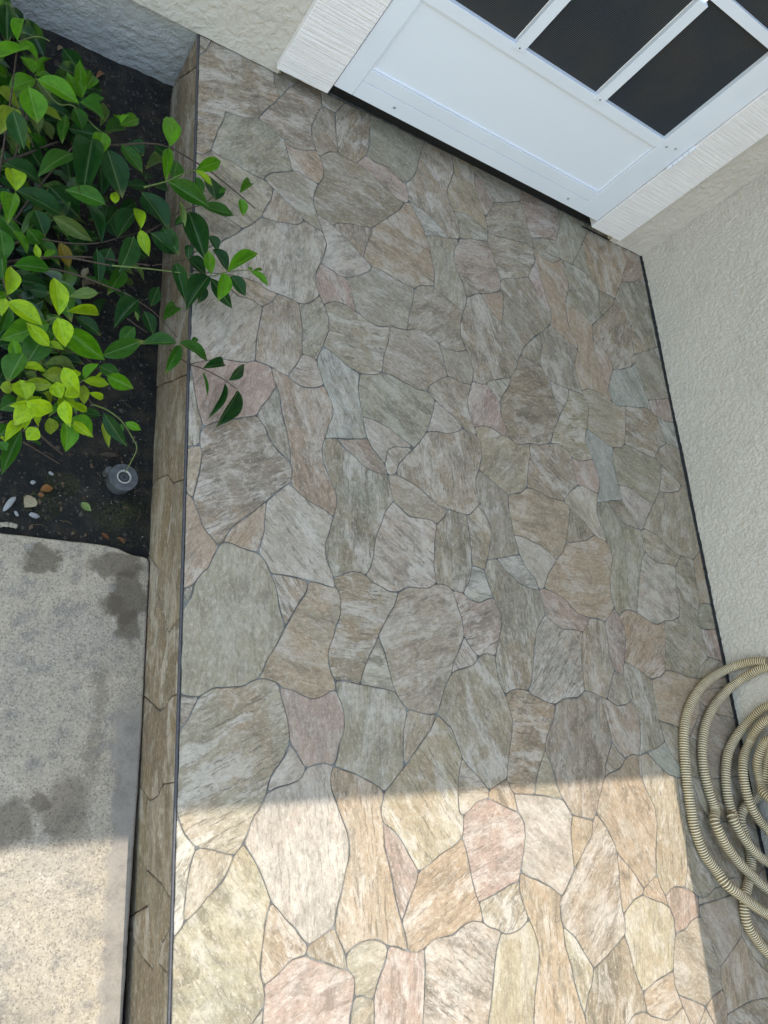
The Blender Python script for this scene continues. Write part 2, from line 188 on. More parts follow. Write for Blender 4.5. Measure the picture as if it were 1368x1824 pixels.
o2 13821,5243 13644,4958 13420,4776 13097,4418 12943,4202 12867,4029 13172,3957 13516,3820 13714,3636 13878,3514 14272,3442 14589,3429 14803,3383 15221,3750 15185,3922 15174,4203 15260,4567 15438,4986 15437,5317 15336,5453 15109,5498 14920,5584 14571,5392 14202,5309
p26 11272,3673 11106,3637 10853,3525 10587,3580 10429,3702 10149,3738 10226,3431 10324,3143 10336,2779 10494,2541 10682,2376 10867,2470 11145,2424 11276,2725 11436,3126 11411,3369
p13 10261,-404 10032,-564 9905,-617 9875,-859 9826,-988 9910,-1270 9963,-1653 10048,-2035 10089,-2109 10496,-2017 10828,-1924 11126,-1873 11189,-1708 11314,-1399 11423,-1080 11427,-824 11283,-659 10896,-506 10553,-358
o-3 10261,-404 10553,-358 10610,-208 10358,62 10165,224 9996,423 9865,57 9813,-241 9809,-562 9905,-617 10032,-564
d-57 6153,3666 5973,3674 6079,3363 6130,3062 6235,2730 6364,2927 6511,3168 6674,3389 6725,3610 6436,3655
b-57 16855,-4209 17350,-3981 17854,-3742 17964,-3146 18252,-2852 18069,-2861 16463,-2940 16436,-3154 16641,-3405 16684,-3744 16794,-4035
b-27 16855,-4209 16794,-4035 16684,-3744 16641,-3405 16436,-3154 16120,-3196 15877,-3328 15497,-3357 15352,-3682 15228,-4016 15197,-4281 15258,-4470 15531,-4595 15896,-4736 16087,-4835 16440,-4689 16797,-4631 16783,-4522
o-92 16855,-4209 16783,-4522 16797,-4631 16849,-4854 16785,-5106 17736,-5010 18381,-5069 18973,-5229 19310,-5321 19310,-4768 18964,-4686 18574,-4595 18277,-4348 18047,-4057 17854,-3742 17350,-3981
y-57 9287,-1236 9627,-1114 9826,-988 9875,-859 9905,-617 9809,-562 9813,-241 9865,57 9996,423 9961,566 9796,961 9463,1230 9281,940 9024,690 8602,282 8368,75 8147,-115 8046,-399 8076,-607 8303,-761 8469,-957 8601,-1195 8776,-1461 9018,-1372
o24 9287,-1236 9018,-1372 8776,-1461 8715,-1633 8544,-1856 8437,-2060 8352,-2198 8418,-2461 8430,-2662 8647,-2705 8786,-2652 9024,-2548 9462,-2544 9635,-2435 9870,-2388 10146,-2441 10124,-2228 10089,-2109 10048,-2035 9963,-1653 9910,-1270 9826,-988 9627,-1114
w-28 16876,3456 17123,3563 17425,3565 17796,3720 17864,4139 17865,4444 18026,5080 17767,5130 17226,5110 16834,5373 16634,5158 16424,4684 16248,4226 16052,3688 16399,3551 16647,3442
d-9 4500,1146 4575,1317 4675,1514 4513,1512 4365,1538 4365,1002
w-43 9429,6838 8921,6766 8714,6659 8616,6286 8688,6062 8890,6131 8962,6352 9164,6587
w-30 9429,6838 9303,6912 9052,7025 8806,7170 8418,7280 8119,7293 8155,7025 8212,6811 8304,6607 8453,6477 8616,6286 8714,6659 8921,6766
g38 18259,2420 18008,2108 18581,2103 19310,2189 19310,2580 18895,2662 18718,2692
d0 6880,13773 7234,13946 7133,14269 7125,14603 7290,15036 7436,15379 7432,15775 7397,15889 6824,15907 6752,15732 6497,15364 6311,15042 6183,14800 5916,14401 5777,14120 5965,14060 6206,13925 6399,13864 6590,13699
d-57 7234,13946 7323,13825 7598,14088 7842,14212 7812,14582 7793,15049 7809,15410 7653,15434 7436,15379 7290,15036 7125,14603 7133,14269
g-22 7809,15410 8024,15754 8091,15882 7397,15889 7432,15775 7436,15379 7653,15434
b135 17336,-1091 17827,-1313 18477,-1296 18749,-1289 17943,-813 17703,-671 17371,-302 17039,-208 17140,-672
b20 9716,3841 9504,3718 9236,3714 8991,3706 8739,3569 8634,3307 8432,3043 8211,2677 8334,2363 8393,2075 8468,1790 8536,1623 8635,1456 8771,1329 8948,1290 9208,1225 9463,1230 9591,1464 9707,1734 9916,2012 9974,2208 10150,2468 10336,2779 10324,3143 10226,3431 10149,3738 9974,3841
g-19 8582,11256 8553,11091 8266,10870 8043,10750 7909,10663 7989,10433 8048,10159 8104,9851 8356,9752 8611,9653 8841,9690 9023,9803 9196,9784 9483,9818 9598,10310 9734,10703 9807,11062 9502,11091 9145,11164 8874,11250
o-17 8582,11256 8874,11250 9145,11164 9502,11091 9807,11062 9989,11227 10405,11344 10484,11691 10446,11966 10420,12351 9912,12462 9620,12509 9339,12641 9148,12841 8843,12534 8671,12339 8682,12203 8526,11900 8381,11411
d-24 4365,15155 4509,15319 4632,15690 4645,15847 4656,15963 4365,15970
d-44 17964,-3146 17854,-3742 18047,-4057 18277,-4348 18574,-4595 18964,-4686 19310,-4768 19310,-2441 19206,-2463 18658,-2777 18252,-2852
b-9 10220,5552 9897,5599 9652,5800 9405,5951 9084,6070 8890,6131 8688,6062 8719,5770 8769,5499 8988,5347 9138,5216 9449,5230 9746,5226 9870,5150 10102,5358
b71 13814,-4558 13612,-4682 12517,-5356 12121,-5600 15671,-5600 15558,-5252 15488,-5038 15464,-4963 15345,-4701 15039,-4809 14796,-4850 14591,-4775 14306,-4673 14214,-4607 14070,-4569
g-97 16792,5969 16268,6033 15876,6248 15630,6598 15202,6491 15131,6175 15234,5813 15336,5453 15437,5317 15438,4986 15260,4567 15174,4203 15185,3922 15221,3750 15336,3584 15637,3739 15851,3744 16052,3688 16248,4226 16424,4684 16634,5158 16834,5373 16839,5605
d-16 16792,5969 16652,6205 16429,6448 16246,6736 15630,6598 15876,6248 16268,6033
b-16 16792,5969 16839,5605 16834,5373 17226,5110 17767,5130 18026,5080 18352,5445 18065,5519 17611,5841 17069,6027 16948,6010
b39 11308,10938 10986,11053 10693,11195 10405,11344 9989,11227 9807,11062 9734,10703 9598,10310 9483,9818 9726,9933 9973,9954 10210,9837 10390,9758 10570,9659 10959,9678 11260,9813 11123,10137 11144,10501
b147 17736,-5010 16785,-5106 16726,-5273 16588,-5600 19310,-5600 19310,-5321 18973,-5229 18381,-5069
o-95 14852,2212 14808,2341 14788,2571 14782,2969 14803,3383 14589,3429 14272,3442 14208,3370 13952,3073 13824,2692 13753,2243 13739,1741 13967,1720 14228,1623 14452,1557 14515,1722 14698,1981
g-57 14852,2212 14698,1981 14515,1722 14452,1557 14756,1407 15061,1441 15289,1545 15175,1893 15130,2121
g-19 12254,15970 12272,15769 12606,15587 12769,15274 12886,14998 13448,15241 13953,15518 14106,15970
w-96 6862,11787 6718,11612 6443,11533 6140,11459 5910,11452 5796,11402 5619,11164 5399,10946 5214,10712 5004,10522 4886,10371 4711,10217 4365,9957 4365,9535 4954,9677 5251,9754 5740,9765 5928,9662 6181,9650 6440,9638 6668,9578 6869,9630 7043,9794 7186,9968 7092,10219 7099,10438 7196,10729 7251,10805 7331,11040 7415,11373 7336,11664 7071,11724
b66 6862,11787 6727,11956 6454,12101 6118,12328 6064,12001 5912,11673 5796,11402 5910,11452 6140,11459 6443,11533 6718,11612
g6 7220,-2530 7236,-2736 7337,-2821 7372,-2905 7346,-3134 7492,-3130 7594,-3197 7715,-3208 7796,-3015 7858,-2910 7982,-2727 8054,-2513 7838,-2389 7591,-2364 7372,-2413
d-80 7220,-2530 7186,-2422 7076,-2230 7030,-2083 6832,-2176 6538,-2281 6496,-2416 6618,-2493 6868,-2580 7094,-2693 7236,-2736
d-33 14763,249 14598,359 14399,621 14221,370 14051,138 13994,-108 14125,-41 14548,61
b-14 5399,10946 5212,11026 5027,11106 4783,11245 4365,11196 4365,9957 4711,10217 4886,10371 5004,10522 5214,10712
d-83 8005,12198 7700,12075 7639,11944 7836,11813 8054,11669 8299,11457 8381,11411 8526,11900 8682,12203 8671,12339 8346,12271
b-2 15992,9888 15655,9909 15354,9758 15316,9740 15345,9636 15502,9462 15454,9112 15280,8614 15620,8482 15973,8308 16241,8239 16643,8343 16761,8465 17009,9217 17138,9733 16811,9631 16587,9686 16319,9795
d-31 8453,6477 8304,6607 8212,6811 8029,6756 7692,6675 7459,6656 7681,6447 7908,6306 7998,6215 8136,6132 8373,6067 8688,6062 8616,6286
w0 6779,7623 7007,7676 7208,7783 7180,7922 7075,8222 7062,8334 6866,8393 6720,8383 6600,8121 6437,7882 6397,7776 6558,7661
p-69 8076,-607 8089,-1036 8182,-1378 8230,-1711 8295,-1999 8352,-2198 8437,-2060 8544,-1856 8715,-1633 8776,-1461 8601,-1195 8469,-957 8303,-761
w-44 10150,2468 9974,2208 9916,2012 10032,2085 10257,2133 10528,2213 10682,2376 10494,2541 10336,2779
w-57 14571,6845 14218,6615 13962,6330 14151,6157 14217,6112 14579,5907 14920,5584 15109,5498 15336,5453 15234,5813 15131,6175 15202,6491 15304,6758 15029,6789 14787,6883
o56 4590,5898 4365,5807 4365,4961 4485,4877 4520,5026 4578,5274 4623,5551 4644,5799
y66 9463,1230 9208,1225 8948,1290 8771,1329 8703,1099 8636,873 8613,600 8602,282 9024,690 9281,940
p-70 7282,9753 7426,9873 7606,9963 7855,9948 8104,9851 8048,10159 7989,10433 7909,10663 7709,10664 7462,10756 7251,10805 7196,10729 7099,10438 7092,10219 7186,9968
b25 15671,-5600 16588,-5600 16294,-5191 16191,-5048 16087,-4835 15972,-4956 15780,-5093 15558,-5252
o-92 12121,-5600 12517,-5356 12450,-4461 12440,-4327 12366,-4130 12281,-3790 12234,-3454 12143,-3131 12155,-2776 12122,-2645 12135,-2376 12217,-2255 11959,-2071 11642,-1911 11385,-1827 11189,-1708 11126,-1873 11123,-2114 11196,-2338 11272,-2538 11405,-2835 11459,-3054 11390,-3344 11290,-3601 11193,-3853 11114,-4208 10804,-5600
g-57 4505,3128 4560,3372 4465,3291 4365,3254 4365,2911 4425,3003
g-75 17590,13483 17935,13174 18125,12763 18386,12374 18798,12045 19310,12306 19310,14758 19076,14738 18658,14453 18070,14250 17769,13824
g79 18798,12045 18984,11863 19310,11789 19310,12306
o-21 18798,12045 18386,12374 18125,12763 18030,12265 18009,11677 18375,11832
g-38 18798,12045 18375,11832 18009,11677 17998,11387 18014,11201 18086,10985 18160,10536 18260,10190 18758,10337 19310,10514 19310,11789 18984,11863
b33 6948,-5600 7649,-5600 7705,-3561 7715,-3208 7594,-3197 7492,-3130 7346,-3134 7270,-3331 7250,-3475
p15 6948,-5600 7250,-3475 7270,-3331 7346,-3134 7372,-2905 7337,-2821 7236,-2736 7094,-2693 6868,-2580 6618,-2493 6496,-2416 6227,-2451 6057,-2575 5776,-2704 5798,-2862 5763,-2982 5762,-3125 5745,-5600
g28 5745,-5600 5762,-3125 5763,-2982 5593,-3160 4365,-4451 4365,-5600
y-78 12155,-2776 12143,-3131 12234,-3454 12281,-3790 12366,-4130 12440,-4327 12578,-4051 12742,-3844 12854,-3612 12625,-3275 12443,-3005
o37 16797,-4631 16440,-4689 16087,-4835 16191,-5048 16294,-5191 16588,-5600 16726,-5273 16785,-5106 16849,-4854
p-56 16570,11396 16181,11649 16187,11145 16298,10723 16417,10218 16443,9827 16587,9686 16478,10101 16652,10460 16861,10835 16866,11112
o7 14203,-4483 14214,-4607 14306,-4673 14591,-4775 14796,-4850 15039,-4809 15345,-4701 15258,-4470 15197,-4281 15228,-4016 14641,-4112 14179,-4246
w56 4515,-1707 4510,-1543 4536,-1343 4561,-1103 4619,-862 4681,-714 4569,-607 4479,-483 4408,-302 4365,-215 4365,-1875 4465,-1791
b108 15531,-4595 15258,-4470 15345,-4701 15464,-4963 15488,-5038 15558,-5252 15780,-5093 15972,-4956 16087,-4835 15896,-4736
o63 4801,3665 4862,3821 4973,4061 4843,4197 4686,4380 4593,4622 4485,4877 4365,4961 4365,3254 4465,3291 4560,3372 4679,3554
p-74 18838,3429 18659,3456 18654,3061 18718,2692 18895,2662 19310,2580 19310,3474
s-56 17138,9733 17645,9788 18056,9910 18299,9864 18260,10190 18160,10536 18086,10985 18014,11201 17998,11387 17752,11175 17189,10925 16861,10835 16652,10460 16478,10101 16587,9686 16811,9631
b-12 17138,9733 17009,9217 16761,8465 17228,8421 17689,8321 18114,8275 18085,8400 18353,8674 18742,8901 18653,9275 18554,9732 18299,9864 18056,9910 17645,9788
b-65 11448,13173 11485,13366 11461,13758 11347,14002 11200,14369 11213,14696 11371,15050 11508,15399 11500,15970 10590,15938 10379,15406 10211,14816 10046,14466 9805,14218 9865,13894 9874,13650 10235,13623 10491,13517 10826,13267 11122,13049
y-96 10558,-2663 10403,-2902 10272,-3343 10207,-3571 10048,-4005 9464,-5600 10804,-5600 11114,-4208 11193,-3853 11290,-3601 11390,-3344 11459,-3054 11405,-2835 11272,-2538 11072,-2653 10884,-2709 10674,-2702
p-92 18299,9864 18554,9732 18892,9649 19310,9705 19310,10514 18758,10337 18260,10190
s-38 18554,9732 18653,9275 18742,8901 19067,8888 19310,8836 19310,9705 18892,9649
o46 19310,15970 18369,15961 18404,15745 18513,15088 18174,14538 18070,14250 18658,14453 19076,14738 19310,14758
p-95 8787,-2957 8786,-2652 8647,-2705 8430,-2662 8222,-2548 8054,-2513 7982,-2727 7858,-2910 7796,-3015 7715,-3208 7705,-3561 7649,-5600 8309,-5600 8653,-3741 8713,-3414 8759,-3094
d-56 18643,7896 19055,7643 19310,7512 19310,8836 19067,8888 18742,8901 18353,8674 18085,8400 18114,8275 18296,8136
o153 17968,1526 18414,1249 18880,1178 19310,1113 19310,1921 18496,1850 18000,1807
b-17 11796,-362 11945,-371 12224,-426 12582,-488 12467,-222 12411,140 12252,509 12030,182 11879,-112
b61 4365,-13000 6518,-13000 6003,-11697 4365,-11011
o52 5576,-9786 4365,-9879 4365,-11011 6003,-11697 6684,-10878
o79 5945,-7420 4365,-8420 4365,-9879 5576,-9786 6570,-9159 6478,-7918
w48 6003,-5600 4365,-5600 4365,-8420 5945,-7420
w80 6518,-13000 7069,-13000 8124,-11130 7908,-10732 6684,-10878 6003,-11697
o128 6570,-9159 5576,-9786 6684,-10878 7908,-10732 7990,-9754
p126 7886,-7788 6478,-7918 6570,-9159 7990,-9754 8244,-9477
o110 7788,-5600 6003,-5600 5945,-7420 6478,-7918 7886,-7788 8140,-7437
d108 7069,-13000 10025,-13000 9738,-11790 8124,-11130
p135 9688,-9113 8244,-9477 7990,-9754 7908,-10732 8124,-11130 9738,-11790 10056,-11348
g48 8140,-7437 7886,-7788 8244,-9477 9688,-9113 9961,-8854 9737,-7656
g63 10064,-5600 7788,-5600 8140,-7437 9737,-7656 10053,-7054
o41 10025,-13000 12048,-13000 12683,-11336 11634,-10609 10056,-11348 9738,-11790
g66 9961,-8854 9688,-9113 10056,-11348 11634,-10609 11484,-9371 11186,-9070
b54 10053,-7054 9737,-7656 9961,-8854 11186,-9070 11800,-7550
y76 11062,-5600 10064,-5600 10053,-7054 11800,-7550 12108,-7344
d135 12048,-13000 14494,-13000 13713,-11085 13669,-11049 12683,-11336
y135 13595,-8827 11484,-9371 11634,-10609 12683,-11336 13669,-11049 14057,-9475
b85 13312,-7252 12108,-7344 11800,-7550 11186,-9070 11484,-9371 13595,-8827 13523,-7542
y79 13498,-5600 11062,-5600 12108,-7344 13312,-7252
p79 14494,-13000 16320,-13000 15876,-11316 13713,-11085
w103 15449,-9315 14057,-9475 13669,-11049 13713,-11085 15876,-11316 16068,-10952
b59 15253,-7370 13523,-7542 13595,-8827 14057,-9475 15449,-9315 15542,-9233
o84 15478,-5600 13498,-5600 13312,-7252 13523,-7542 15253,-7370 15954,-6841
b74 16320,-13000 17351,-13000 18226,-11257 17327,-10501 16068,-10952 15876,-11316
b50 16656,-8888 15542,-9233 15449,-9315 16068,-10952 17327,-10501 17323,-9414
g93 15954,-6841 15253,-7370 15542,-9233 16656,-8888 16892,-7610 16629,-7091
d101 18169,-5600 15478,-5600 15954,-6841 16629,-7091
b127 17351,-13000 19310,-13000 19310,-10975 18226,-11257
p54 19310,-10975 19310,-8754 17323,-9414 17327,-10501 18226,-11257
o135 19310,-8754 19310,-7978 16892,-7610 16656,-8888 17323,-9414
d87 19310,-7978 19310,-5600 18169,-5600 16629,-7091 16892,-7610
"""
RISER = """
1370,-866 1401,-651 1544,-348 960,-445 617,-566 222,-601 61,-794 -16,-1194 206,-1688 323,-1950 1798,-1950 1724,-1759 1519,-1223
1370,-866 1519,-1223 1724,-1759 1798,-1950 4419,-1950 4306,-1801 4119,-1553 3893,-1218 3486,-1290 3259,-1055 3007,-854 2611,-561 2257,-744 1999,-1023
1370,-866 1999,-1023 2257,-744 2611,-561 2778,-72 1546,-40 1544,-348 1401,-651
-7642,-1950 -7500,-1000 -7740,-40 -10140,-40 -9900,-1000 -10042,-1950
-7642,-1950 -5042,-1950 -4900,-1000 -5140,-40 -7740,-40 -7500,-1000
-16,-1194 61,-794 222,-601 229,-71 -1362,-87 -1200,-493 -1033,-1223 -482,-1300
-16,-1194 -482,-1300 -1033,-1223 -1533,-1073 -1729,-1829 -1761,-1950 323,-1950 206,-1688
11580,-1755 11409,-1109 10879,-287 10726,-51 7297,-56 7414,-438 7567,-938 7740,-1339 7881,-1857 7906,-1950 11632,-1950
11580,-1755 11632,-1950 15658,-1950 15653,-1883 15603,-1203 15177,-602 14814,-44 10726,-51 10879,-287 11409,-1109
3893,-1218 4119,-1553 4306,-1801 4419,-1950 5700,-1950 5705,-1887 5739,-1499 5641,-958 5344,-633 4719,-659 4322,-734 4090,-943
3893,-1218 4090,-943 4322,-734 4719,-659 5344,-633 5210,-60 2778,-72 2611,-561 3007,-854 3259,-1055 3486,-1290
617,-566 960,-445 1544,-348 1546,-40 229,-71 222,-601
-5140,-40 -4900,-1000 -5042,-1950 -1930,-1950 -2007,-1784 -2269,-1211 -2357,-731 -2161,-680 -1953,-885 -1533,-1073 -1033,-1223 -1200,-493 -1362,-87 -1737,-50 -1974,-381 -2240,-497 -2339,-59
-2007,-1784 -1930,-1950 -1761,-1950 -1729,-1829 -1533,-1073 -1953,-885 -2161,-680 -2357,-731 -2269,-1211
14814,-44 15177,-602 15603,-1203 15653,-1883 15658,-1950 15700,-1950 15700,-40
5344,-633 5641,-958 5739,-1499 5705,-1887 5700,-1950 7906,-1950 7881,-1857 7740,-1339 7567,-938 7414,-438 7297,-56 5210,-60
-10042,-1950 -9900,-1000 -10140,-40 -13000,-40 -13000,-1950
-1737,-50 -2339,-59 -2240,-497 -1974,-381
"""
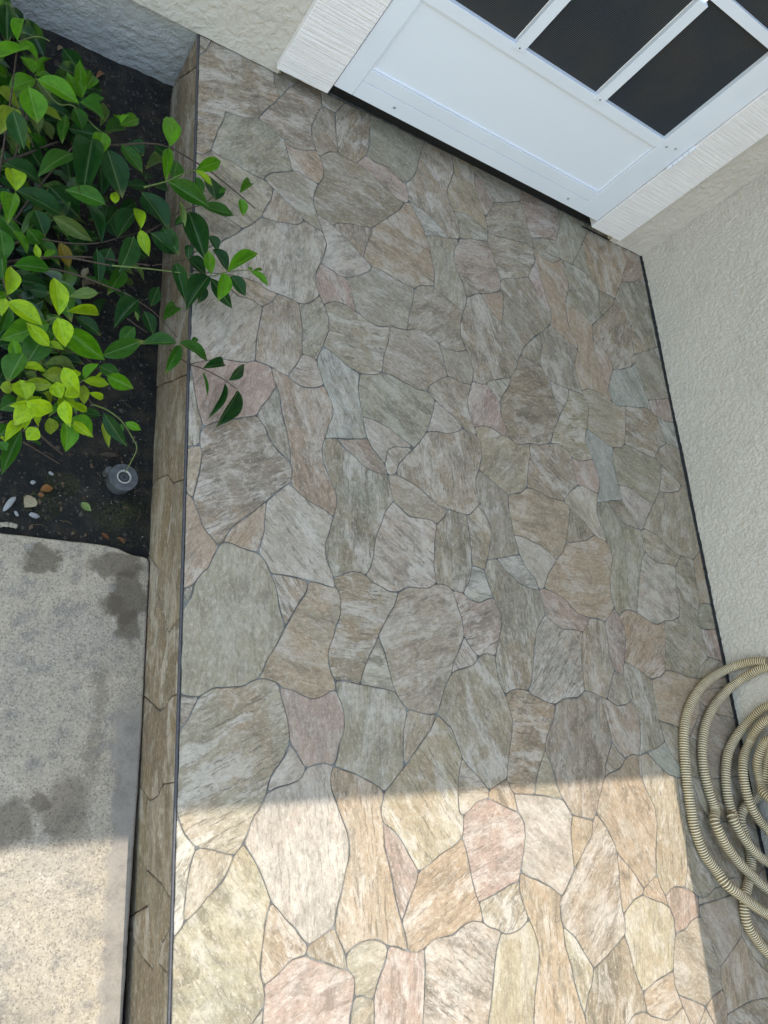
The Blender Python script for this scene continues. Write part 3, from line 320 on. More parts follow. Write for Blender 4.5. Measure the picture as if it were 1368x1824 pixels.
LEAVES = """
D 646,13750,258,745,13050,69,344
D 825,14972,-767,960,14531,-940,346
L 545,13653,231,621,14023,131,158
L 878,12904,367,903,13523,387,229
L 940,13457,-158,1393,13449,-311,239
L 587,12371,306,1132,13050,169,499
L 1311,12845,-252,878,12547,-441,443
L 1317,13534,-796,1073,13806,-737,355
L 1283,12233,353,2025,12122,375,397
L 1154,11972,348,1379,11385,186,466
P 1395,13326,-780,1669,12892,-812,298
V 1399,12079,-163,1829,12062,-127,302
L 1273,12796,-139,1503,13303,-333,233
L 1269,12480,317,1436,12980,298,113
P 1375,13733,-749,1271,14083,-916,165
V 721,12198,-204,1156,12217,-397,430
V 1063,11861,-130,836,11224,-91,373
D 957,11369,308,1232,10732,178,335
P 985,11860,-685,1251,11411,-733,229
P 1253,12629,-689,1551,12050,-654,342
P 1569,12429,-749,1816,12202,-844,262
V 1306,12132,-734,1442,11696,-825,207
M 1886,12294,-254,1910,11693,-383,217
D 2171,13167,-1200,2273,12766,-1407,302
L 2144,12859,-273,1839,13345,-305,288
L 2145,12854,-235,2043,13760,-295,236
L 2178,13049,-205,2399,13807,-322,237
D 2112,13008,-670,1815,13261,-832,321
M 2027,12506,-214,2255,12232,-373,309
M 2026,12146,321,2578,12216,184,348
M 2203,12758,-223,2560,13106,-219,182
P 2728,13385,-1279,2777,14160,-1331,195
M 2585,12139,-135,3075,12685,-325,330
L 2786,12090,230,3190,12649,79,250
L 2756,12029,342,2908,12428,307,124
L 2895,12632,-242,2768,12910,-363,117
L 2485,11717,248,2454,11241,166,319
D 1603,13423,-1323,1912,13454,-1334,417
M 2071,11368,-137,1500,10685,-70,417
D 2278,11363,338,2192,10045,406,505
D 2574,11398,223,2952,10586,90,486
D 2636,11910,-675,2770,11115,-663,309
M 2939,12074,-214,3352,11485,-151,306
D 3105,12275,-281,3381,12073,-255,387
Y 1161,9754,267,1082,10424,104,325
D 1235,10161,-209,2140,10142,-388,397
L 1155,9692,281,1091,9047,350,246
L 1124,9660,273,976,9569,56,178
D 1008,10714,-273,1694,10780,-442,406
D 1093,10103,-155,995,9897,-266,209
D 1818,10990,-784,2450,10658,-974,571
M 2594,10022,377,1911,10199,284,342
P 1927,10943,-797,1739,11015,-999,174
D 1548,9924,-271,1803,9580,-441,325
M 1461,9418,-172,1729,9311,-347,283
P 1854,9933,-273,2584,9731,-346,279
D 2412,10359,-240,2732,9686,-161,261
D 2775,10981,-810,3133,10433,-872,376
D 3401,11265,-706,3108,10927,-803,228
D 2971,9833,-122,3292,10718,-199,372
Y 3264,9863,259,3200,10510,162,218
Y 3264,9861,226,3462,9442,132,218
D 3139,9631,260,2984,8818,307,386
D 3332,9754,-247,3595,9747,-317,281
D 2880,9645,-275,2726,9098,-419,325
D 2632,9498,-241,2775,8878,-399,230
M 3134,9236,-243,2880,8607,-202,275
P 3292,9526,-357,3679,9412,-562,140
P 3210,9633,-682,3468,9604,-732,119
P 3349,9738,-1172,3627,9767,-1271,147
M 1261,8222,364,1844,8414,340,272
M 1045,9207,-153,1185,8674,-150,336
L 1241,9299,-201,1552,9077,-393,248
Y 1633,8575,254,1552,8802,296,118
L 1683,8565,364,1847,8717,421,106
M 1132,8798,-226,1182,8324,-249,243
Y 1217,7649,348,1239,8265,321,246
D 1458,8691,-700,2028,8840,-761,226
D 1677,8595,-725,2000,8645,-739,249
D 1989,9702,-1287,2225,9415,-1230,315
O 2077,9732,-677,2329,9401,-875,236
T 2623,9500,-1175,2699,9694,-1106,145
T 2649,9305,-1223,2911,9717,-1430,168
P 2707,8518,-136,2231,8440,-318,221
D 3467,11238,-125,3006,11066,-145,198
D 3462,11601,-370,3590,12063,-540,304
D 3400,11109,-178,3702,10645,-228,320
Y 2877,10585,-161,2856,10840,-102,168
P 2895,11106,-795,2869,11434,-1014,126
P 1560,10265,-682,1777,10550,-898,120
P 1400,10471,-1190,1646,10581,-1375,198
Y 1941,7305,700,1850,8089,714,299
Y 1963,7434,710,1858,7604,656,140
Y 2059,7423,711,2651,7682,551,190
Y 1931,7272,677,2127,6883,557,318
Y 1206,7302,713,1727,7052,725,296
Y 1176,7395,645,1132,7128,583,179
L 1896,7417,224,1232,7038,14,391
M 1830,7128,315,1611,6578,242,425
L 2106,7298,358,2787,6945,321,387
M 1929,7593,-258,2434,7400,-369,319
M 1541,6690,343,1371,6168,280,376
D 1273,7094,-278,1550,7204,-247,229
P 1884,6597,352,2426,6765,158,228
V 2229,6528,307,1867,6462,201,258
V 1947,6064,696,1563,6075,569,199
Y 1623,5779,607,1506,6157,533,320
Y 1608,5700,725,2048,5662,533,317
Y 2107,5928,588,2005,6250,555,229
Y 2130,5915,712,2354,6104,645,208
L 2492,6523,289,2679,6867,327,200
Y 2400,6265,694,2818,6402,494,173
Y 2487,6066,711,2775,6113,550,115
M 2822,7120,-232,3212,7007,-201,232
L 2840,6682,288,3289,6541,307,262
M 2745,7048,247,3385,7520,289,307
M 3394,8100,-252,3194,7799,-427,265
D 3284,8314,299,2921,7760,181,302
P 1742,6906,-193,1908,6807,-142,186
Y 2554,6363,684,2727,6530,465,116
M 2430,6744,-230,2598,6951,-287,187
V 1283,6056,298,1490,6093,293,194
V 1901,6116,297,2104,6034,100,215
D 2488,8339,-791,2961,8104,-756,249
M 1335,7783,-223,1260,7291,-213,192
P 1743,6913,-672,1953,6875,-704,170
M 1566,5897,328,1321,5679,291,289
Y 1673,5728,620,1423,5584,674,132
Y 1687,5700,645,1491,5317,698,281
Y 1729,5668,269,1678,5424,309,115
Y 2139,5847,696,2228,5452,660,227
Y 2200,5878,641,2573,5859,463,123
L 2250,5676,343,2361,5229,232,308
L 2318,5739,326,2788,5627,146,329
V 2031,5734,233,2119,5530,56,223
Y 1909,5693,349,1871,5561,183,134
Y 1860,5460,364,1733,5284,256,228
D 2908,6169,-188,2580,6187,-303,164
D 2819,5982,319,3263,5507,127,236
V 2943,6038,-216,3074,5625,-155,122
L 3332,6164,-251,3631,6087,-275,145
M 3268,6118,-228,3276,5968,-358,103
M 1714,5664,-276,1534,4958,-490,239
M 1459,5424,372,1349,5217,401,170
M 1425,5350,-152,1530,5227,-130,156
M 1641,5390,-677,1579,5263,-850,183
Y 1322,5063,663,1402,5064,592,73
M 1970,5709,-738,2104,5670,-677,83
D 2166,5961,-158,2284,5833,-88,221
L 3564,11524,769,3630,12456,744,350
L 3637,11730,508,3608,10966,512,197
M 3801,11213,319,3887,11766,348,341
L 4077,11177,798,4579,11612,857,251
Y 4060,11141,815,4446,11000,775,143
M 3532,10570,893,4343,10367,885,369
M 4197,11352,450,4424,11160,330,171
D 4687,11154,272,4593,11769,240,469
M 4640,11079,559,4773,11242,609,97
M 4345,10715,464,5029,10826,364,263
L 4932,10962,881,5280,11531,761,192
L 4973,10893,816,5113,10630,696,204
D 4089,10465,429,4485,9610,371,449
D 3227,10609,331,3806,10016,295,424
P 3833,12130,-222,3420,11756,-156,258
D 3438,9794,320,3986,9632,200,343
D 3672,10086,231,3973,9556,303,303
P 3872,10513,558,3979,9937,614,117
M 3986,10423,317,3922,10269,197,118
D 3505,10948,235,3854,11150,115,217
D 3110,12339,-344,3400,12115,-286,389
D 3405,11792,363,3698,11647,376,248
L 4424,8962,774,4418,9536,654,209
L 4748,9130,798,5349,9787,862,267
L 4701,9076,776,4568,8431,793,278
D 4918,9278,509,5275,8999,453,296
D 4512,9049,553,5003,8622,433,246
D 4505,9142,484,4116,8403,364,360
D 4504,9096,235,4479,8751,115,182
D 4164,9516,271,4600,9420,151,436
D 3939,9379,230,4130,8640,308,251
D 4661,9952,266,4977,9560,313,259
D 4559,10188,332,4751,9942,332,236
L 5184,9255,855,5544,9073,921,180
L 5144,9243,891,5170,9346,886,90
L 5239,9312,840,5472,9433,828,57
D 3639,8585,-164,3778,9072,-219,236
M 3736,8048,300,4070,8573,180,236
D 3524,8411,-145,3755,8038,-220,245
M 3965,7572,411,3357,7466,291,274
M 3971,7526,540,4595,7410,420,272
M 4062,7636,283,3849,7013,267,213
D 4402,7130,538,4928,7470,418,197
D 4924,7066,462,5373,7585,369,200
D 4947,7107,224,4719,6354,267,128
D 5130,6925,403,4725,6074,471,296
M 4517,7219,244,4682,6827,124,64
M 4351,7827,356,4236,7681,383,108
P 3386,8423,-243,3473,8274,-297,67
D 4168,9841,296,4155,9550,292,162
D 1407,7438,-503,2090,7067,-620,359
D 2880,10053,-1214,3352,9758,-1238,260
D 1905,13728,-794,2332,13196,-937,319
M 2121,11214,-633,2714,10741,-652,337
D 2154,9726,-510,2764,10069,-586,298
D 2084,12336,-1139,2234,11583,-1145,287
D 2112,7866,-893,2483,7310,-925,242
D 2265,14090,-918,1781,14678,-906,349
D 1415,10654,-816,741,11069,-802,367
D 1586,8474,-669,1114,8670,-913,238
D 2871,12140,-695,2351,11606,-833,323
D 1450,10099,-1276,1273,10848,-1480,347
D 1372,6765,-1167,1558,7519,-1183,363
D 1736,13192,-1028,2243,13160,-1192,234
D 1409,6817,-1063,999,6168,-1286,354
M 1413,8602,-1278,1633,9076,-1516,208
D 1834,6734,-815,2343,6701,-989,242
D 3057,8945,-517,3628,8546,-533,321
D 877,12163,-1190,264,11981,-1313,287
D 2984,8840,-1270,3087,9363,-1319,204
D 2186,11510,-1009,2671,11331,-1137,247
M 993,13619,-1147,900,12846,-1223,284
D 1659,8502,-986,1225,8933,-1111,253
D 787,13003,-673,360,13244,-820,209
D 2831,10353,-521,3110,10956,-561,287
M 2242,14211,-950,2543,14566,-1136,183
D 1679,11325,-792,1292,11892,-852,326
D 2950,12616,-1032,2393,12459,-980,222
D 1615,12673,-594,2113,12633,-595,216
D 1142,7446,-601,1818,7184,-639,308
M 1116,13212,-920,1273,13807,-1071,273
D 2132,7559,-1070,2767,7569,-1021,293
D 980,10446,-1236,1448,10158,-1190,261
M 1334,11833,-565,1788,11827,-814,179
D 2005,10964,-1226,1672,10381,-1297,286
D 2176,13802,-951,2745,14238,-1087,287
D 1539,9528,-1205,2248,9863,-1400,355
D 2046,10846,-1057,2080,10214,-1119,247
D 2068,12793,-914,1440,12614,-964,250
M 3122,9097,-720,2581,9267,-863,225
D 1406,11458,-1133,1255,12017,-1150,230
M 1861,8066,-1037,2077,8499,-939,176
D 1140,7529,-1298,644,7348,-1462,251
D 1554,11965,-947,1433,12431,-920,179
D 581,12914,-505,528,12271,-414,259
D 1775,8995,-1300,1811,8346,-1378,307
D 1948,8520,-986,1550,8861,-1227,207
M 1072,9922,-710,1489,9546,-725,262
M 2003,7429,-1218,2583,6889,-1177,353
D 1888,8355,-597,1329,7820,-748,310
D 1164,7198,-796,1203,7711,-879,239
M 1582,10593,-966,2119,11122,-1212,334
D 2540,10457,-707,2904,10903,-864,257
M 2133,8779,-519,2335,8016,-444,354
M 1587,9760,-695,2160,9341,-711,277
D 2049,12527,-782,2828,12614,-728,311
D -505,6122,234,-730,6640,141,219
D 664,8241,-943,543,7579,-1114,307
D -711,8018,-722,-331,7516,-905,299
M -213,10389,-576,-831,10064,-505,280
D -166,12281,-598,575,12561,-533,291
D 69,12142,139,-515,12182,-86,271
Y 485,5995,353,987,5656,359,256
D -94,7622,-727,200,8155,-674,258
D 488,10004,-95,817,9579,-145,211
Y 141,9941,121,331,9473,144,239
L 973,7815,-375,1327,8188,-343,220
D -526,6564,298,8,6861,81,259
D -135,6177,230,266,6537,120,228
D -859,11840,-420,-918,11183,-417,313
D 684,6491,-215,1050,7108,-348,261
L -338,7041,-256,-630,7637,-221,285
Y 42,7157,-417,71,6681,-506,187
M -462,7332,-591,168,6886,-665,323
L 468,12777,-400,918,13102,-647,226
D 808,7790,-229,524,8397,-339,254
M 47,7749,-518,-215,8201,-542,234
Y 315,6824,-117,522,6411,-194,181
D 707,7377,-797,542,6810,-767,230
Y -268,10073,-957,157,10518,-861,278
M 695,5994,-289,259,6473,-260,247
D -22,5723,59,610,5986,99,250
D 83,10278,191,-411,10507,-1,250
M 412,11653,475,-314,11389,512,359
Y -25,10406,175,472,10063,234,281
L -725,10578,-453,-1187,10195,-610,223
Y 1888,6846,487,1501,7095,600,213
Y 1858,5999,359,1670,5640,256,204
L 2394,6159,132,2019,5892,123,202
V 2505,6039,340,2477,6441,331,172
Y 2213,6384,347,2434,6656,296,150
Y 1639,5450,483,1401,5116,491,189
Y 2336,5634,456,2607,5403,560,157
Y 1444,6210,171,1739,6138,107,138
Y 2125,6910,368,1796,6977,311,153
V 1722,6091,350,1524,5732,388,180
Y 2123,6532,490,2386,6093,466,256
Y 2203,5834,175,2281,6347,143,251
L 1404,6994,172,1527,6580,112,203
Y 1545,6480,293,1945,6582,224,191
"""
STEMS = """
B260 2066,11627,-282 2826,12074,-282 3657,12568,-324
B190 2816,11464,424 3236,11716,416 3637,11792,469 4214,11678,476 4571,11643,417 5111,11375,421 5489,11170,421
B160 1726,9371,-261 2174,9518,-334 2655,9684,-294 3152,10039,-270 3741,10513,-326
B140 3344,9804,215 3661,10192,187 4018,10625,211 4433,10985,197 4773,11443,172
G170 3221,10620,482 3629,10971,450 3898,11233,489 4201,11517,458
B120 3087,8566,37 3557,8401,12 3834,8251,-35 4148,7960,-40
B160 3281,8311,-361 3678,8132,-387
B130 3897,7525,223 4240,7339,227 4559,7330,189 4927,7201,216 5203,7060,212
G150 2846,6580,-635 3071,6458,-497 3330,6281,-466 3560,6074,-595 3676,5908,-677 3624,5663,-935 3584,5567,-1057
B240 2092,5888,-800 2286,5735,-796 2476,5594,-772
B190 1855,5752,-901 2021,5679,-895 2267,5561,-899 2495,5441,-886
B320 849,10933,-694 953,11050,-708 1307,11421,-717 1668,11786,-671 1904,12056,-712
B200 1274,10184,-983 1563,10073,-1018 2053,9817,-961
G150 2800,8864,277 3479,9036,294 4144,9186,290 4599,9277,330 4927,9498,319 5426,9750,281 5626,9689,279
B100 3579,9331,19 3995,9583,-4 4268,9783,-26
B220 1276,5667,-231 1396,5693,-182 1538,5767,-187
B200 1542,5879,-575 1798,5837,-634 2060,5797,-602
B140 2053,7442,-528 2367,7425,-494 2666,7388,-522 2978,7128,-522
B160 3328,8391,-495 3730,8239,-527
G160 917,13159,124 1171,13493,73 1324,13555,81 1463,13487,120
G160 1284,7864,-19 1707,7517,-16 2043,7693,23 2041,7301,5 1781,6570,25
G130 1727,6017,29 2041,5906,37 2241,6236,-33 2548,6666,-9 2860,6747,-4
G160 1337,12925,-317 1729,12506,-271 2041,12631,-308 2593,12230,-266 2918,12699,-334
B220 1249,12951,-604 1210,12229,-590 1469,11525,-577
B260 1000,9500,-1720 1533,10563,-701 2066,11627,-282
B260 1000,9500,-1720 1363,9436,-690 1726,9371,-261
B260 1000,9500,-1720 1923,8040,-878 2846,6580,-635
B260 1000,9500,-1720 924,10217,-907 849,10933,-694
B260 1000,9500,-1720 1137,9842,-1051 1274,10184,-983
B260 1000,9500,-1720 2289,9416,-550 3579,9331,19
B260 1000,9500,-1720 1527,8471,-824 2053,7442,-528
B260 1000,9500,-1720 958,11330,-498 917,13159,124
B260 1000,9500,-1720 1142,8682,-569 1284,7864,-19
B260 1000,9500,-1720 1169,11212,-719 1337,12925,-317
B260 1000,9500,-1720 1900,9182,-421 2800,8864,277
B260 1000,9500,-1720 2044,9033,-542 3087,8566,37
"""
HOSE = """19246,2393,1276 19246,2458,870 19246,2410,303 18902,2275,114 18244,2024,114 17703,1721,114 17260,1336,114 16987,963,114 16824,570,114 16727,124,114 16667,-314,114 16633,-744,114 16624,-1169,114 16610,-1212,114 16668,-1496,114 16828,-1925,114 17111,-2281,114 17168,-2574,342 17667,-2901,342 18145,-3175,342 18496,-3355,342 19132,-3635,890 19132,-2845,2220 19132,-1345,3195 19132,414,3298 19132,1787,2367 19246,2235,1238 19246,2167,802 19246,2017,325 18818,1703,114 18238,1338,114 17797,925,114 17557,525,114 17418,101,114 17405,-258,114 17459,-646,114 17539,-1031,114 17207,-1198,296 17335,-1575,296 17573,-1932,296 17923,-2272,296 18308,-2536,296 18762,-2894,296 19018,-3141,1073 19018,-2268,2180 19018,-990,2929 19018,451,2871 19018,1219,2151 19223,1305,1030 19223,1149,683 19223,927,307 18903,591,137 18496,252,137 18293,-83,137 18155,-473,137 18131,-921,137 18209,-1310,137 17880,-1129,319 18018,-1486,319 18357,-1888,319 18699,-2148,319 18958,-2317,319 18904,-2536,1152 18904,-1801,1982 18904,-737,2438 18904,376,2269 18904,873,1715 19018,983,1073 19018,792,757 19182,506,342 18850,166,342 18655,-199,342 18625,-654,342 18710,-1019,342 18972,-1365,342 19203,-1620,342 18847,-1932,1197 18847,-1203,1840 18847,-348,1855 18847,308,1469 18972,523,990 18972,293,736 18972,-37,571 19160,-407,388 18972,-709,566 18972,-893,759 18733,-1068,1199 18733,-583,1658 18733,46,1608 18733,443,1426 19223,151,724 19223,-439,539 19223,-774,265 18709,-1055,137 18477,-1322,114 18580,-1685,114 18650,-2129,114 18444,-2540,114 18198,-2815,114 18018,-3013,114 17939,-3222,114 17958,-3522,114 18204,-3851,114 18543,-4195,114 19246,-4855,396 19246,-5578,1347 19246,-6668,1974"""
PEBBLES = [(0.1862, 0.4924, 0.0165, 0.0052, 1.0821041362364843, 'white oval stone lying left of the tan fallen leaf'), (0.2207, 0.5393, 0.005, 0.004, 0.3490658503988659, 'small white chip above the brown fallen leaf'), (0.2279, 0.4784, 0.0085, 0.005, -0.17453292519943295, 'flat white chip touching the edge of the concrete'), (0.199, 0.4764, 0.0055, 0.0028, -1.0471975511965976, 'narrow white chip beside the oval stone'), (0.2493, 0.5627, 0.0052, 0.003, -0.5235987755982988, 'tiny white chip below the cut twigs')]
FALLEN = [((0.2332, 0.5257), (0.2554, 0.535), 0.015, (0.3, 0.13, 0.045), 4, 'curled orange brown leaf lying on the soil'), ((0.2251, 0.5103), (0.2102, 0.4898), 0.024, (0.42, 0.33, 0.22), 2, 'broad tan dead leaf near the white oval stone'), ((0.3033, 0.513), (0.3213, 0.4981), 0.013, (0.17, 0.22, 0.07), 5, 'pale green fallen leaf alone on the soil'), ((0.23, 0.5187), (0.2407, 0.5161), 0.008, (0.22, 0.09, 0.035), 3, 'small reddish leaf scrap beside the orange brown leaf'), ((0.3312, 0.6163), (0.3681, 0.6213), 0.01, (0.1, 0.075, 0.06), 0, 'thin grey brown leaf beside the sprinkler head'), ((0.1885, 1.5432), (0.1803, 1.5298), 0.009, (0.25, 0.17, 0.1), 2, 'small brown leaf below the cement footing'), ((0.2789, 1.5259), (0.2623, 1.501), 0.01, (0.28, 0.14, 0.07), 4, 'reddish brown leaf at the back of the bed'), ((0.3419, 0.4603), (0.3575, 0.4494), 0.008, (0.13, 0.05, 0.025), 6, 'rust coloured leaf at the concrete corner'), ((0.3723, 0.4557), (0.385, 0.4465), 0.007, (0.16, 0.06, 0.025), 3, 'orange leaf scrap by the corner of the step')]
BARKP = [(0.1679, 0.4481), (0.2023, 0.4509)]


def pts(s):
    return [tuple(int(v) / 10000.0 for v in a.split(',')) for a in s.split()]


rng = random.Random(11)

# ------------------------------------------------------------------ helpers


def tag(o, label=None, cat=None, group=None, kind=None):
    for k, v in (("label", label), ("category", cat), ("group", group), ("kind", kind)):
        if v:
            o[k] = v
    return o


def link(name, me, mat=None, parent=None):
    o = bpy.data.objects.new(name, me)
    COL.objects.link(o)
    if mat is not None and me is not None and len(me.materials) == 0:
        for mm in (mat if isinstance(mat, (list, tuple)) else [mat]):
            me.materials.append(mm)
    if parent is not None:
        o.parent = parent
    return o


def empty(name, loc=(0, 0, 0)):
    o = bpy.data.objects.new(name, None)
    o.empty_display_size = 0.05
    COL.objects.link(o)
    o.location = loc
    return o


def from_bm(name, bm, mat, parent=None, smooth=False, offset=None):
    me = bpy.data.meshes.new(name)
    if offset is not None:
        bmesh.ops.translate(bm, verts=bm.verts, vec=-Vector(offset))
    bm.normal_update()
    bm.to_mesh(me)
    bm.free()
    if smooth:
        for p in me.polygons:
            p.use_smooth = True
    o = link(name, me, mat, parent)
    if offset is not None:
        o.location = Vector(offset)
    return o


def from_py(name, verts, faces, mat, parent=None, smooth=False):
    me = bpy.data.meshes.new(name)
    me.from_pydata(verts, [], faces)
    me.update()
    if smooth:
        for p in me.polygons:
            p.use_smooth = True
    return link(name, me, mat, parent)


def bbox(bm, x0, x1, y0, y1, z0, z1, bev=0.0, seg=2):
    r = bmesh.ops.create_cube(bm, size=1.0)
    vs = r['verts']
    for v in vs:
        v.co = Vector((x0 + (v.co.x + .5) * (x1 - x0), y0 + (v.co.y + .5) * (y1 - y0), z0 + (v.co.z + .5) * (z1 - z0)))
    if bev > 0:
        es = list({e for v in vs for e in v.link_edges})
        bmesh.ops.bevel(bm, geom=es, offset=bev, segments=seg, affect='EDGES', profile=0.6)


def box(name, x0, x1, y0, y1, z0, z1, mat, parent=None, bev=0.0, seg=2):
    bm = bmesh.new()
    bbox(bm, x0, x1, y0, y1, z0, z1, bev, seg)
    return from_bm(name, bm, mat, parent)


def tube(path, radii, sides=8, cap=True):
    """swept tube: verts, faces"""
    P = [Vector(p) for p in path]
    n = len(P)
    if not isinstance(radii, (list, tuple)):
        radii = [radii] * n
    T = []
    for i in range(n):
        a = P[max(i - 1, 0)]
        b = P[min(i + 1, n - 1)]
        T.append((b - a).normalized())
    up = Vector((0, 0, 1)) if abs(T[0].z) < .9 else Vector((1, 0, 0))
    u = T[0].cross(up).normalized()
    V, F = [], []
    for i in range(n):
        u = (u - T[i] * u.dot(T[i]))
        u.normalize()
        w = T[i].cross(u)
        for k in range(sides):
            a = 2 * math.pi * k / sides
            V.append(P[i] + (u * math.cos(a) + w * math.sin(a)) * radii[i])
    for i in range(n - 1):
        for k in range(sides):
            k2 = (k + 1) % sides
            F.append((i * sides + k, i * sides + k2, (i + 1) * sides + k2, (i + 1) * sides + k))
    if cap:
        F.append(tuple(range(sides - 1, -1, -1)))
        F.append(tuple((n - 1) * sides + k for k in range(sides)))
    return V, F


def spline(P, step):
    """Catmull-Rom resampled at about even steps"""
    P = [Vector(p) for p in P]
    Q = []
    n = len(P)
    for i in range(n - 1):
        p0 = P[i - 1] if i else P[0] * 2 - P[1]
        p1, p2 = P[i], P[i + 1]
        p3 = P[i + 2] if i + 2 < n else P[-1] * 2 - P[-2]
        k = max(4, int((p2 - p1).length / 0.003))
        for j in range(k):
            t = j / k
            Q.append(0.5 * ((2 * p1) + (p2 - p0) * t + (2 * p0 - 5 * p1 + 4 * p2 - p3) * t * t + (3 * p1 - p0 - 3 * p2 + p3) * t ** 3))
    Q.append(P[-1])
    out = [Q[0]]
    acc = 0.0
    for a, b in zip(Q, Q[1:]):
        L = (b - a).length
        if L < 1e-9:
            continue
        while acc + L >= step:
            t = (step - acc) / L
            a = a + (b - a) * t
            out.append(a.copy())
            L = (b - a).length
            acc = 0.0
            if L < 1e-9:
                break
        acc += L
    return out


# ------------------------------------------------------------------ materials


class NT:
    def __init__(self, name):
        self.m = bpy.data.materials.new(name)
        self.m.use_nodes = True
        self.t = self.m.node_tree
        self.n = self.t.nodes
        self.l = self.t.links
        self.b = self.n["Principled BSDF"]

    def node(self, typ, **kw):
        x = self.n.new(typ)
        for k, v in kw.items():
            setattr(x, k, v)
        return x

    def set(self, sock, v):
        if hasattr(v, "links") or isinstance(v, bpy.types.NodeSocket):
            self.l.new(v, sock)
        else:
            sock.default_value = v

    def coord(self, which="Object", scale=(1, 1, 1), rot=(0, 0, 0), add=None):
        c = self.node("ShaderNodeTexCoord").outputs[which]
        if add is not None:
            va = self.node("ShaderNodeVectorMath", operation='ADD')
            self.l.new(c, va.inputs[0])
            self.set(va.inputs[1], add)
            c = va.outputs[0]
        mp = self.node("ShaderNodeMapping")
        self.l.new(c, mp.inputs[0])
        mp.inputs["Scale"].default_value = scale
        mp.inputs["Rotation"].default_value = rot
        return mp.outputs[0]

    def noise(self, co, scale, detail=4, rough=.55, dist=0.0, lac=2.0):
        x = self.node("ShaderNodeTexNoise")
        self.l.new(co, x.inputs["Vector"])
        x.inputs["Scale"].default_value = scale
        x.inputs["Detail"].default_value = detail
        x.inputs["Roughness"].default_value = rough
        x.inputs["Distortion"].default_value = dist
        x.inputs["Lacunarity"].default_value = lac
        return x.outputs[0]

    def vor(self, co, scale, feature='F1', out=0):
        x = self.node("ShaderNodeTexVoronoi", feature=feature)
        self.l.new(co, x.inputs["Vector"])
        x.inputs["Scale"].default_value = scale
        return x.outputs[out]

    def ramp(self, f, a, b, lo=0.0, hi=1.0):
        x = self.node("ShaderNodeMapRange")
        x.interpolation_type = 'SMOOTHSTEP'
        self.set(x.inputs[0], f)
        x.inputs[1].default_value = a
        x.inputs[2].default_value = b
        x.inputs[3].default_value = lo
        x.inputs[4].default_value = hi
        return x.outputs[0]

    def mix(self, f, a, b, blend='MIX'):
        x = self.node("ShaderNodeMix", data_type='RGBA', blend_type=blend)
        self.set(x.inputs[0], f)
        for s, v in ((x.inputs[6], a), (x.inputs[7], b)):
            if isinstance(v, (tuple, list)):
                s.default_value = (*v[:3], 1)
            else:
                self.set(s, v)
        return x.outputs[2]

    def math(self, op, a, b=0.0, c=None):
        x = self.node("ShaderNodeMath", operation=op)
        self.set(x.inputs[0], a)
        self.set(x.inputs[1], b)
        if c is not None:
            self.set(x.inputs[2], c)
        return x.outputs[0]

    def bump(self, h, strength=.5, dist=.002, normal=None):
        x = self.node("ShaderNodeBump")
        x.inputs["Strength"].default_value = strength
        x.inputs["Distance"].default_value = dist
        self.l.new(h, x.inputs["Height"])
        if normal is not None:
            self.l.new(normal, x.inputs["Normal"])
        self.l.new(x.outputs[0], self.b.inputs["Normal"])
        return x.outputs[0]

    def color(self, c):
        if isinstance(c, (tuple, list)):
            self.b.inputs["Base Color"].default_value = (*c[:3], 1)
        else:
            self.l.new(c, self.b.inputs["Base Color"])

    def rough(self, r, spec=None):
        self.set(self.b.inputs["Roughness"], r)
        if spec is not None:
            self.b.inputs["Specular IOR Level"].default_value = spec


